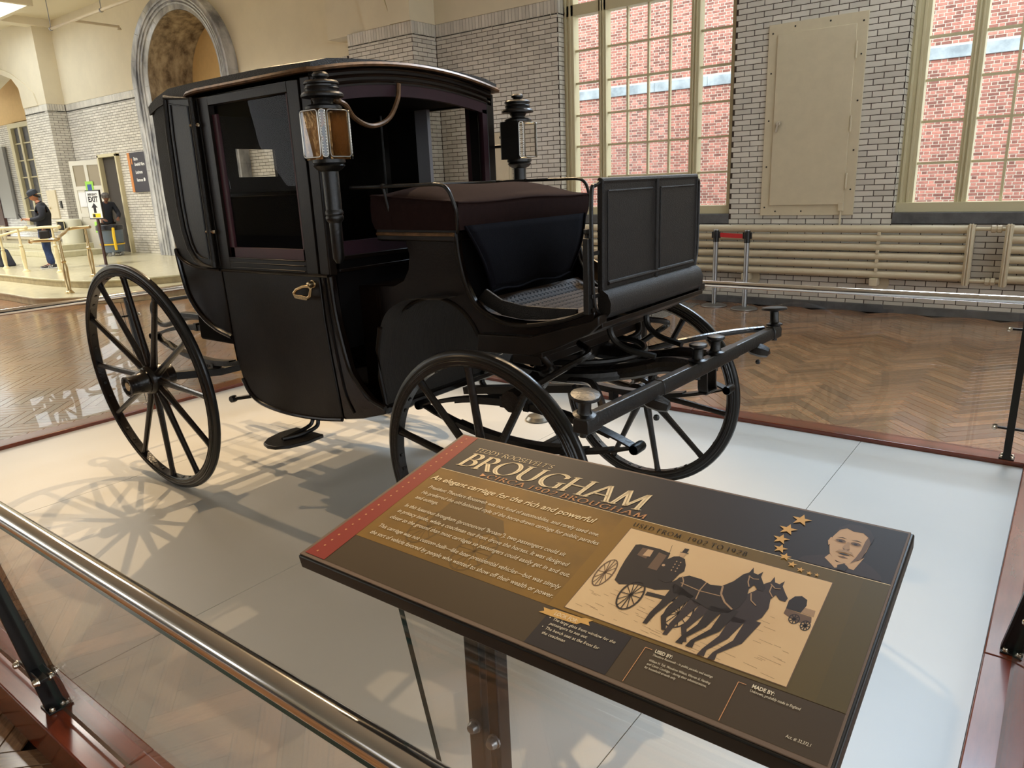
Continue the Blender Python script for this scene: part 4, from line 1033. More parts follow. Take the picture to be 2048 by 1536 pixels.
def side(s):
    panel(upper_q, s, 'upper_quarter_panel', M_leather)
    panel(lower_q, s, 'lower_quarter_panel', M_coachgloss)
    panel(pillar_f, s, 'front_corner_panel', M_coachgloss)
    MB().box(-2.638, -2.57, sy(s, HW) if s < 0 else sy(s, HW - 0.06), sy(s, HW - 0.06) if s < 0 else sy(s, HW), 1.335, 2.15).build('front_pillar', M_coach, car, bevel=0.006)
    # door
    d = panel(door_lo, s, 'door', M_coach, v=HW + 0.004)
    f = MB()
    a, b = sorted((sy(s, HW + 0.004), sy(s, HW - 0.028)))
    for x0, x1, z0, z1 in ((-3.405, -3.325, 1.335, 2.14), (-2.722, -2.645, 1.335, 2.14), (-3.325, -2.722, 1.335, 1.395), (-3.325, -2.722, 2.10, 2.14)): f.box(x0, x1, a, b, z0, z1)
    for z in (1.348, 1.372, 1.394): f.tube([(-3.32, sy(s, HW + 0.006), z), (-2.73, sy(s, HW + 0.006), z)], 0.004, 6)
    f.build('door_frame', M_coach, d, bevel=0.003)
    g = MB(); a, b = sorted((sy(s, HW - 0.010), sy(s, HW - 0.026)))
    for x0, x1, z0, z1 in ((-3.325, -3.288, 1.395, 2.06), (-2.752, -2.722, 1.395, 2.10), (-3.325, -2.722, 1.395, 1.445)): g.box(x0, x1, a, b, z0, z1)
    g.build('door_sash', M_maroon, d, bevel=0.002)
    y = sy(s, HW - 0.02)
    MB().add([(-3.29, y, 1.44), (-2.75, y, 1.44), (-2.75, y, 2.10), (-3.29, y, 2.10)], [(0, 1, 2, 3)]).build('door_glass', M_paneglass, d, smooth=0)
    MB().tube([(x, sy(s, HW + 0.006), z) for x, z in crom2(door_lo[4:11])], 0.010, 8).build('door_rim', M_coachgloss, d)
    # handle: ring with a flat grip
    h = MB(); yy = sy(s, HW + 0.035)
    ring_ = [(-2.675, 1.262), (-2.668, 1.285), (-2.685, 1.298), (-2.72, 1.296), (-2.77, 1.275), (-2.795, 1.248), (-2.785, 1.225), (-2.75, 1.222), (-2.70, 1.226), (-2.68, 1.240)]
    h.tube([(x, yy, 1.262 + (z - 1.262) * 0.72) for x, z in ring_], 0.0075, 8, closed=True, up=(0, 1, 0))
    h.prism([(-2.79, 1.248), (-2.775, 1.230), (-2.70, 1.226), (-2.685, 1.240), (-2.73, 1.246)], yy - 0.008, yy + 0.008, 'xz')
    h.lathe([(0.016, 0), (0.012, 0.03), (0, 0.034)], (-2.69, sy(s, HW + 0.002), 1.295), (0, s, 0), 10).lathe([(0.02, 0.0), (0.018, 0.006), (0, 0.008)], (-2.69, sy(s, HW + 0.003), 1.295), (0, s, 0), 12)
    h.build('door_handle', M_brass, d, bevel=0.001)
    # mouldings
    m = MB()
    m.tube([(x, sy(s, HW + 0.006), z) for x, z in crom2([(-3.82, 1.425), (-3.79, 1.385), (-3.72, 1.352), (-3.62, 1.335), (-3.42, 1.33)])], 0.0085, 8)
    m.tube([(-3.40, sy(s, HW + 0.008), 1.33), (-2.575, sy(s, HW + 0.008), 1.335)], 0.0075, 8)
    m.tube([(x, sy(s, HW + 0.004), z) for x, z in crom2([(-3.405, 0.985), (-3.52, 1.01), (-3.62, 1.05), (-3.70, 1.105), (-3.765, 1.185), (-3.80, 1.30), (-3.82, 1.42)])], 0.011, 8)
    m.tube([(x, sy(s, HW + 0.004), z) for x, z in crom2([(-3.41, 1.325), (-3.398, 1.15), (-3.393, 0.98), (-3.38, 0.86)])], 0.004, 6)
    m.tube([(x, sy(s, HW + 0.004), z) for x, z in crom2([(-2.57, 1.33), (-2.553, 1.14), (-2.503, 0.935), (-2.455, 0.865), (-2.385, 0.805), (-2.29, 0.775)])], 0.011, 8)
    m.tube([(x, sy(s, HW + 0.002), z) for x, z in crom2([(-2.61, 1.33), (-2.60, 1.14), (-2.575, 0.95), (-2.545, 0.80), (-2.50, 0.72)])], 0.006, 6)
    m.build('side_moulding', M_coachgloss, car)
    # framed quarter blind standing proud of the leather
    sh = [(-3.655, 2.165), (-3.43, 2.14), (-3.437, 1.345), (-3.54, 1.35), (-3.60, 1.375), (-3.645, 1.43), (-3.675, 1.52), (-3.685, 1.65), (-3.675, 2.0)]
    q = MB().prism(sh, sy(s, HW), sy(s, HW + 0.022), 'xz').build('quarter_blind', M_coach, car, bevel=0.005)
    loop = [(x, sy(s, HW + 0.024), z) for x, z in sh]
    MB().tube(loop, 0.013, 8, closed=True, up=(0, 1, 0)).build('blind_rim', M_roofskin, q)
    ins = [(x + (-3.55 - x) * 0.32, sy(s, HW + 0.024), z + (1.78 - z) * 0.09) for x, z in sh]
    MB().tube(ins, 0.006, 6, closed=True, up=(0, 1, 0)).build('blind_bead', M_coach, q)
    for z in (2.02, 1.52): MB().tube([(-3.455, sy(s, HW + 0.03), z), (-3.405, sy(s, HW + 0.012), z)], 0.007, 8).ball((-3.405, sy(s, HW + 0.018), z), 0.011, 8).build('blind_catch', M_bolt, q)
def crom2(P): return [(p.x, p.z) for p in crom([(a, 0, b) for a, b in P], 5)]
both(side)
# back wall following the profile, with a small window
prof = crom2([(-3.41, 0.99), (-3.52, 1.015), (-3.62, 1.055), (-3.70, 1.11), (-3.765, 1.19), (-3.80, 1.30), (-3.82, 1.42), (-3.85, 1.55), (-3.86, 1.70)])
mb = MB(); n = len(prof); v = HW - 0.01
mb.add([(x, YC - v, z) for x, z in prof] + [(x, YC + v, z) for x, z in prof], [(i, i + 1, i + 1 + n, i + n) for i in range(n - 1)])
mb.build('back_panel', M_coachgloss, car)
mb = MB()
for y0, y1, z0, z1 in ((YC - v, 2.50, 1.70, 2.16), (2.76, YC + v, 1.70, 2.16), (2.50, 2.76, 1.70, 1.785), (2.50, 2.76, 1.94, 2.16)): mb.box(-3.865, -3.84, y0, y1, z0, z1)
mb.build('back_panel', M_leather, car, smooth=0)
MB().add([(-3.85, 2.50, 1.785), (-3.85, 2.76, 1.785), (-3.85, 2.76, 1.94), (-3.85, 2.50, 1.94)], [(0, 1, 2, 3)]).build('rear_window', M_paneglass, car, smooth=0)
# belly
prof = [(-3.40, 0.99), (-3.385, 0.86), (-3.35, 0.77), (-3.30, 0.71), (-3.20, 0.665), (-2.95, 0.65), (-2.585, 0.68), (-2.32, 0.75)]
n = len(prof)
MB().add([(x, YC - v, z) for x, z in prof] + [(x, YC + v, z) for x, z in prof], [(i, i + 1, i + 1 + n, i + n) for i in range(n - 1)]).build('underbody', M_coachgloss, car)
# curved front panel behind the fore wheels (cracked, unpainted look)
prof = crom2([(-2.335, 0.765), (-2.36, 0.90), (-2.36, 1.02), (-2.33, 1.12), (-2.27, 1.20), (-2.15, 1.25), (-1.98, 1.26)])
n = len(prof); w = 0.555
MB().add([(x, YC - w, z) for x, z in prof] + [(x, YC + w, z) for x, z in prof], [(i, i + 1, i + 1 + n, i + n) for i in range(n - 1)]).build('wheelhouse_panel', M_planks, car)
MB().beam((-2.325, YC - 0.58, 0.755), (-2.325, YC + 0.58, 0.755), 0.05, 0.03).build('toe_rail', M_coachgloss, car, bevel=0.006)
def fedge(s):
    MB().tube([(-2.33, sy(s, 0.56), 0.77), (-2.352, sy(s, 0.56), 0.9), (-2.352, sy(s, 0.56), 1.02), (-2.325, sy(s, 0.56), 1.12)], 0.011, 8).build('wheelhouse_moulding', M_coach, car)
both(fedge)
# front wall: sill, pillars, arched header, maroon sash, glass
def roof_z(y, x=-2.6):
    k = (y - YC) / HW
    z = 2.172 + 0.062 * (1 - k * k)
    if x < -3.55: z -= 0.055 * ((-3.55 - x) / 0.3) ** 2
    return z
MB().box(-2.60, -2.57, YC - 0.56, YC + 0.56, 1.0, 1.40).build('front_panel', M_inside, car, smooth=0)
MB().box(-2.605, -2.55, YC - 0.56, YC + 0.56, 1.395, 1.415).box(-2.605, -2.55, YC - 0.56, YC + 0.56, 1.345, 1.36).build('front_sill', M_coachgloss, car, bevel=0.003)
MB().box(-2.60, -2.565, YC - 0.55, YC + 0.55, 1.415, 1.475).build('front_sash', M_maroon_shade, car)
mb = MB(); N_ = 14
def arch_band(x0, x1, z_lo_off, z_hi_off, hw):
    vs = []; mb = MB()
    for i in range(N_ + 1):
        y = YC - hw + 2 * hw * i / N_; zt = roof_z(y)
        for x, o_ in ((x0, z_lo_off), (x1, z_lo_off), (x1, z_hi_off), (x0, z_hi_off)): vs.append((x, y, zt + o_))
    fs = [(0, 1, 2, 3)] + [(4 * i + k, 4 * i + 4 + k, 4 * i + 4 + (k + 1) % 4, 4 * i + (k + 1) % 4) for i in range(N_) for k in range(4)] + [(4 * N_ + 3, 4 * N_ + 2, 4 * N_ + 1, 4 * N_)]
    return mb.add(vs, fs)
arch_band(-2.60, -2.57, -0.085, 0.0, 0.58).build('front_header', M_coach, car)
m = MB()
for k, dz in enumerate((-0.02, -0.045, -0.07)):
    m.tube([(-2.568 - 0.003 * k, YC - 0.57 + 1.14 * i / 20, roof_z(YC - 0.57 + 1.14 * i / 20) + dz) for i in range(21)], 0.008, 6)
m.build('header_moulding', M_coachgloss, car)
arch_band(-2.597, -2.572, -0.135, -0.085, 0.55).build('front_sash', M_maroon_shade, car)
for s in (-1, 1):
    a, b = sorted((sy(s, 0.55), sy(s, 0.505))); MB().box(-2.597, -2.572, a, b, 1.47, 2.07).build('front_sash', M_maroon_shade, car)
q = [(YC - 0.505, 1.475), (YC + 0.505, 1.475)] + [(YC + 0.505 - 1.01 * i / 12, roof_z(YC + 0.505 - 1.01 * i / 12) - 0.13) for i in range(13)]
MB().add([(-2.585, y, z) for y, z in q], [tuple(range(len(q)))]).build('front_glass', M_paneglass, car, smooth=0)
# roof skin and drip mouldings
xs_ = [-3.865, -3.84, -3.78, -3.65, -3.45, -3.2, -2.9, -2.55]; vs = []; fs = []
for x in xs_:
    for i in range(N_ + 1):
        y = YC - 0.605 + 1.21 * i / N_; k_ = abs(y - YC) / 0.605; zz = 2.222 + 0.034 * (1 - k_ * k_) - 0.012 * (1 if k_ > 0.99 else 0); zz -= 0.070 * (max(0, -3.58 - x) / 0.285) ** 2; vs.append((x, y, zz - (0.012 if x > -2.56 else 0)))
k = len(vs)
vs += [(x, y, min(z - 0.012, roof_z(min(max(y, YC - .6), YC + .6), x) - 0.012)) for x, y, z in vs]
for a in range(len(xs_) - 1):
    for i in range(N_):
        p = a * (N_ + 1) + i; fs += [(p, p + 1, p + N_ + 2, p + N_ + 1), (k + p, k + p + N_ + 1, k + p + N_ + 2, k + p + 1)]
for a in range(len(xs_) - 1):
    for i in (0, N_):
        p = a * (N_ + 1) + i; fs.append((p, p + N_ + 1, k + p + N_ + 1, k + p))
for i in range(N_):
    for a in (0, len(xs_) - 1):
        p = a * (N_ + 1) + i; fs.append((p, p + 1, k + p + 1, k + p))
MB().add(vs, fs).build('roof', M_roofskin, car)
dm = [(-3.475, YC - 0.618, 2.150), (-3.44, YC - 0.626, 2.160), (-3.36, YC - 0.628, 2.166), (-2.9, YC - 0.628, 2.166), (-2.60, YC - 0.628, 2.166), (-2.555, YC - 0.615, 2.168)]
front = [(-2.545, YC - 0.60 + 1.2 * i / 18, roof_z(YC - 0.60 + 1.2 * i / 18) - 0.004) for i in range(19)]
path = dm + front + [(x, 2 * YC - y, z) for x, y, z in dm[::-1]]
MB().sweep(path, [(-0.012, -0.008), (0.012, -0.008), (0.016, 0.0), (0.010, 0.010), (-0.012, 0.010)]).build('drip_moulding', M_gilt, car)
# interior: seat, floor, curtain on the far window
MB().box(-3.83, -3.35, YC - 0.54, YC + 0.54, 0.92, 1.14).box(-3.83, -3.70, YC - 0.54, YC + 0.54, 1.1, 1.68).box(-3.30, -2.62, YC - 0.54, YC + 0.54, 0.70, 0.73).build('interior_seat', M_inside, car, bevel=0.02)
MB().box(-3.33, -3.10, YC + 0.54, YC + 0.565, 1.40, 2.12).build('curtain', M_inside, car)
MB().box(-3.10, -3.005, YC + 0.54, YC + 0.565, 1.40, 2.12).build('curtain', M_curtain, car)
MB().box(-3.84, -2.6, YC - 0.57, YC + 0.57, 2.11, 2.13).build('headlining', M_inside, car, smooth=0)

# --- boot / coachman's seat
SWD = 0.445
boot = [(-2.57, 0.80), (-2.57, 1.275), (-2.34, 1.285), (-2.28, 1.31), (-2.245, 1.36), (-2.235, 1.42), (-2.25, 1.475), (-2.40, 1.475), (-2.40, 1.515), (-1.965, 1.515), (-1.955, 1.42), (-1.93, 1.32), (-1.89, 1.245), (-1.84, 1.205), (-1.76, 1.175), (-1.68, 1.165), (-1.58, 1.175), (-1.45, 1.205), (-1.33, 1.25),
        (-1.33, 1.20), (-1.45, 1.155), (-1.52, 1.11), (-1.60, 1.085), (-1.84, 1.07), (-1.87, 1.10), (-1.90, 1.15), (-1.95, 1.20), (-2.02, 1.235), (-2.11, 1.245), (-2.22, 1.22), (-2.31, 1.17), (-2.375, 1.08), (-2.40, 0.98), (-2.40, 0.80)]
def bootside(s):
    MB().prism(boot, sy(s, SWD), sy(s, SWD - 0.03), 'xz').build('boot_side', M_coachgloss, car, bevel=0.004)
    m = MB()
    m.tube([(x, sy(s, SWD + 0.002), z) for x, z in crom2([(-1.84, 1.075), (-1.87, 1.10), (-1.90, 1.15), (-1.95, 1.20), (-2.02, 1.235), (-2.11, 1.245), (-2.22, 1.22), (-2.31, 1.17), (-2.375, 1.08), (-2.398, 0.98), (-2.398, 0.82)])], 0.008, 8)
    m.tube([(x, sy(s, SWD + 0.002), z) for x, z in crom2([(-1.963, 1.51), (-1.955, 1.42), (-1.93, 1.32), (-1.89, 1.245), (-1.84, 1.205), (-1.76, 1.175), (-1.68, 1.165), (-1.58, 1.175), (-1.45, 1.205), (-1.33, 1.25)])], 0.009, 8)
    m.build('boot_moulding', M_coach, car)
    a, b = sorted((sy(s, SWD + 0.012), sy(s, SWD - 0.01)))
    MB().box(-2.41, -1.955, a, b, 1.478, 1.53).build('seat_side_rail', M_coach, car, bevel=0.006)
    MB().tube([(-2.40, sy(s, SWD + 0.016), 1.507), (-1.96, sy(s, SWD + 0.016), 1.507)], 0.008, 8).build('seat_moulding', M_gilt, car)
    # sill beam
    bm_ = [(-1.86, 1.12), (-1.60, 1.13), (-1.34, 1.21), (-1.30, 1.235), (-1.30, 1.20), (-1.34, 1.165), (-1.50, 1.09), (-1.60, 1.055), (-1.87, 1.045)]
    MB().prism(bm_, sy(s, SWD + 0.022), sy(s, SWD - 0.04), 'xz').build('sill_beam', M_coach, car, bevel=0.006)
    # toe-board wing
    wg = [(-1.90, 1.25), (-1.86, 1.22), (-1.78, 1.19), (-1.68, 1.18), (-1.55, 1.19), (-1.43, 1.22), (-1.43, 1.24), (-1.55, 1.235), (-1.68, 1.235), (-1.78, 1.25), (-1.86, 1.29)]
    MB().prism(wg if s < 0 else [(x, z + (0.045 if i > 5 else 0.02)) for i, (x, z) in enumerate(wg)], sy(s, SWD - 0.04), sy(s, SWD - 0.055), 'xz').build('toe_wing', M_leather if s < 0 else M_brass, car, bevel=0.003)
both(bootside)
prof = crom2([(-2.57, 1.275), (-2.34, 1.285), (-2.28, 1.31), (-2.245, 1.36), (-2.235, 1.42), (-2.25, 1.475)]); n = len(prof); w = SWD - 0.01
MB().add([(x, YC - w, z) for x, z in prof] + [(x, YC + w, z) for x, z in prof], [(i, i + 1, i + 1 + n, i + n) for i in range(n - 1)]).build('boot_shelf', M_coachgloss, car)
MB().box(-2.40, -1.96, YC - 0.44, YC + 0.44, 1.48, 1.515).build('seat_base', M_coach, car, bevel=0.004)
MB().box(-2.0, -1.97, YC - 0.42, YC + 0.42, 1.20, 1.5).build('boot_front', M_inside, car)
MB().box(-1.90, -1.58, YC - 0.42, YC + 0.42, 1.04, 1.075).build('boot_floor', M_coach, car, bevel=0.004)
MB().prism([(-1.60, 1.06), (-1.50, 1.095), (-1.36, 1.155), (-1.30, 1.185), (-1.30, 1.205), (-1.36, 1.18), (-1.50, 1.12), (-1.60, 1.085)], YC - 0.44, YC + 0.44, 'xz').build('footboard_underside', M_coach, car, bevel=0.003)
# cushion: domed, piped
cu = MB(); nx_, ny_ = 12, 18; vs = []; fs = []
x0, x1, hw = -2.405, -1.915, 0.475
for j in range(ny_ + 1):
    for i in range(nx_ + 1):
        a, b = i / nx_, j / ny_; x = x0 + (x1 - x0) * a; y = YC - hw + 2 * hw * b
        dome_ = (1 - abs(2 * a - 1) ** 2.2) * (1 - abs(2 * b - 1) ** 6)
        zt = 1.665 - 0.035 * a + 0.05 * dome_ + 0.004 * math.sin(9 * b) * math.sin(5 * a)
        vs.append((x, y, zt))
def ci(i, j): return j * (nx_ + 1) + i
for j in range(ny_):
    for i in range(nx_): fs.append((ci(i, j), ci(i + 1, j), ci(i + 1, j + 1), ci(i, j + 1)))
rim = [ci(i, 0) for i in range(nx_ + 1)] + [ci(nx_, j) for j in range(1, ny_ + 1)] + [ci(i, ny_) for i in range(nx_ - 1, -1, -1)] + [ci(0, j) for j in range(ny_ - 1, 0, -1)]
L_ = len(vs); cx_, cy_ = (x0 + x1) / 2, YC
for kk, (z, gsc) in enumerate(((1.61, 1.012), (1.56, 1.01), (1.525, 0.985))):
    for r_ in rim: vs.append((cx_ + (vs[r_][0] - cx_) * gsc, cy_ + (vs[r_][1] - cy_) * gsc, z))
m_ = len(rim)
for kk in range(3):
    for i in range(m_):
        a = rim[i] if kk == 0 else L_ + (kk - 1) * m_ + i; b = rim[(i + 1) % m_] if kk == 0 else L_ + (kk - 1) * m_ + (i + 1) % m_
        fs.append((a, b, L_ + kk * m_ + (i + 1) % m_, L_ + kk * m_ + i))
fs.append(tuple(L_ + 2 * m_ + i for i in range(m_)))
cu.add(vs, fs); cush = cu.build('seat_cushion', M_cushion, car, smooth=60)
MB().tube([vs[r_] for r_ in rim], 0.005, 6, closed=True).build('piping', M_cushion, cush)
# hanging apron cloth
nu, nw = 16, 10; vs = []; fs = []
for j in range(nw + 1):
    for i in range(nu + 1):
        a, b = i / nu, j / nw
        hw_ = 0.445 - 0.12 * b; y = YC - hw_ + 2 * hw_ * a - 0.0 * b
        x = -1.915 + 0.02 * math.sin(b * PI) - 0.012 * b + 0.008 * math.sin(a * 9 + 1) * b + 0.03 * b * (1 - a)
        z = 1.54 - b * (0.275) + 0.006 * math.sin(a * 14) * b
        vs.append((x, y, z))
for j in range(nw):
    for i in range(nu): fs.append((j * (nu + 1) + i, j * (nu + 1) + i + 1, (j + 1) * (nu + 1) + i + 1, (j + 1) * (nu + 1) + i))
ap = MB().add(vs, fs).build('apron', M_apron, car, smooth=80)
so = ap.modifiers.new('thickness', 'SOLIDIFY'); so.thickness = 0.006
hem = [vs[j * (nu + 1)] for j in range(nw + 1)] + [vs[nw * (nu + 1) + i] for i in range(1, nu + 1)] + [vs[j * (nu + 1) + nu] for j in range(nw - 1, -1, -1)]
MB().tube([(x + 0.004, y, z) for x, y, z in hem], 0.005, 6).build('hem', M_apron, ap)
# footboard with perforated mat
FB = crom2([(-1.93, 1.235), (-1.86, 1.20), (-1.76, 1.183), (-1.64, 1.178), (-1.50, 1.195), (-1.36, 1.235)]); n = len(FB)
mb = MB(); w = 0.40
mb.add([(x, YC - w, z) for x, z in FB] + [(x, YC + w, z) for x, z in FB] + [(x, YC - w, z - 0.02) for x, z in FB] + [(x, YC + w, z - 0.02) for x, z in FB],
       [(i, i + 1, i + 1 + n, i + n) for i in range(n - 1)] + [(2 * n + i, 3 * n + i, 3 * n + i + 1, 2 * n + i + 1) for i in range(n - 1)])
fb = mb.build('footboard', M_mat, car)
hm = MB(); random.seed(3)
for j in range(26):
    for i in range(1, 13):
        a = i / 13 * (n - 1); k = int(a); t = a - k
        x = FB[k][0] * (1 - t) + FB[k + 1][0] * t; z = FB[k][1] * (1 - t) + FB[k + 1][1] * t
        dx, dz = FB[k + 1][0] - FB[k][0], FB[k + 1][1] - FB[k][1]; l = math.hypot(dx, dz); nx2, nz2 = -dz / l, dx / l
        y = YC - 0.37 + 0.74 * (j + 0.5 * (i % 2)) / 26
        for ox, oy in ((0, 0.0045), (-0.005, -0.003), (0.005, -0.003)):
            hm.add([(x + ox + 0.0042 * math.cos(q) + nx2 * 0.0012, y + oy + 0.0042 * math.sin(q), z + nz2 * 0.0012 + dz / l * (ox + 0.0042 * math.cos(q))) for q in [2 * PI * c / 6 for c in range(6)]], [(0, 1, 2, 3, 4, 5)])
hm.build('mat_holes', M_hole, fb, smooth=0)
# seat rails
rl = MB()
def hoop(s, ztop, yo):
    return [(-2.50, sy(s, yo), ztop), (-2.10, sy(s, yo), ztop), (-1.985, sy(s, yo), ztop - 0.002), (-1.945, sy(s, yo), ztop - 0.02), (-1.925, sy(s, yo - 0.004), ztop - 0.06), (-1.915, sy(s, yo - 0.01), 1.60), (-1.93, sy(s, yo - 0.03), 1.54), (-1.95, sy(s, yo - 0.05), 1.515)]
near_h, far_h = hoop(-1, 1.702, 0.50), hoop(1, 1.702, 0.50)
rl.tube([tuple(p) for p in crom([near_h[0]] + near_h[1:], 4)], 0.0075, 8, up=(0.3, 1, 0.2))
rl.tube([tuple(p) for p in crom(far_h, 4)], 0.0075, 8, up=(0.3, 1, 0.2))
rl.tube([(-2.50, YC - 0.50, 1.702), (-2.50, YC + 0.50, 1.702)], 0.0075, 8)
for s in (-1, 1): rl.tube([(-2.30, sy(s, 0.50), 1.70), (-2.30, sy(s, 0.455), 1.52)], 0.006, 6).ball((-2.30, sy(s, 0.5), 1.702), 0.012, 8)
rl.build('seat_rail', M_iron, car)
# dashboard
DX = -1.33
d = MB(); hwD = 0.395
d.box(DX - 0.008, DX + 0.008, YC - hwD, YC + hwD, 1.28, 1.69)
dash = d.build('dashboard', M_leather, car, bevel=0.006)
d = MB()
d.tube([(DX, YC - hwD, 1.27), (DX, YC - hwD, 1.69), (DX, YC + hwD, 1.69), (DX, YC + hwD, 1.27)], 0.013, 8, up=(1, 0, 0))
d.tube([(DX + 0.006, YC + 0.015, 1.30), (DX + 0.006, YC + 0.015, 1.69)], 0.012, 8)
d.tube([(DX + 0.010, YC - hwD + 0.03, 1.335), (DX + 0.010, YC + hwD - 0.03, 1.335)], 0.008, 8)
for a, b in ((-hwD + 0.035, -0.02), (0.05, hwD - 0.035)):
    d.tube([(DX + 0.008, YC + a, 1.655), (DX + 0.008, YC + b, 1.655)], 0.005, 6)
    d.tube([(DX + 0.008, YC + a, 1.655), (DX + 0.008, YC + a, 1.34)], 0.004, 6)
d.build('leather_binding', M_leather, dash)
d = MB().sweep([(DX + 0.01, YC - hwD - 0.01, 0), (DX + 0.01, YC + hwD + 0.01, 0)], [(-0.0, 1.315), (0.022, 1.30), (0.035, 1.27), (0.032, 1.235), (0.012, 1.212), (-0.012, 1.22), (-0.02, 1.26), (-0.014, 1.30)])
d.build('leather_roll', M_leather, dash)
def dloop(s):
    z0 = 1.30 if s > 0 else 1.235
    p = [(DX, sy(s, hwD - 0.01), 1.688), (DX - 0.004, sy(s, hwD + 0.025), 1.678), (DX - 0.006, sy(s, hwD + 0.052), 1.645), (DX - 0.006, sy(s, hwD + 0.052), 1.40), (DX - 0.006, sy(s, hwD + 0.040), z0 + 0.04), (DX - 0.004, sy(s, hwD + 0.018), z0), (DX, sy(s, hwD - 0.01), z0 - 0.01)]
    MB().tube([tuple(q) for q in crom(p, 5)], 0.0075, 8, up=(1, 0, 0)).build('grab_rail', M_iron, dash)
both(dloop)
# whip socket and clips at the near side
k = MB().box(DX - 0.03, DX - 0.008, YC - hwD - 0.075, YC - hwD - 0.045, 1.235, 1.50).lathe([(0.014, 0), (0.013, 0.27), (0.017, 0.275), (0.017, 0.29), (0.010, 0.29), (0.010, 0.25), (0, 0.25)], (DX - 0.03, YC - hwD - 0.035, 1.24), (0, 0, 1), 12)
k.box(DX - 0.012, DX + 0.0, YC - hwD - 0.06, YC - hwD, 1.29, 1.305).box(DX - 0.012, DX + 0.0, YC - hwD - 0.06, YC - hwD, 1.44, 1.455).build('whip_socket', M_iron, car, bevel=0.002)

# --- speaking-tube hose from the near lamp to the header
hp = crom([(-2.46, YC - 0.60, 2.055), (-2.45, YC - 0.53, 2.03), (-2.50, YC - 0.44, 1.985), (-2.53, YC - 0.32, 1.96), (-2.545, YC - 0.20, 1.995), (-2.55, YC - 0.13, 2.08), (-2.555, YC - 0.11, 2.15)], 6)
hs = MB().tube([tuple(p) for p in hp], 0.011, 8)
hs.lathe([(0.016, -0.02), (0.02, -0.01), (0.016, 0.0), (0.02, 0.01), (0.015, 0.02)], tuple(hp[2]), tuple(hp[3] - hp[2]), 10)
hs.build('hose', M_gilt, car)

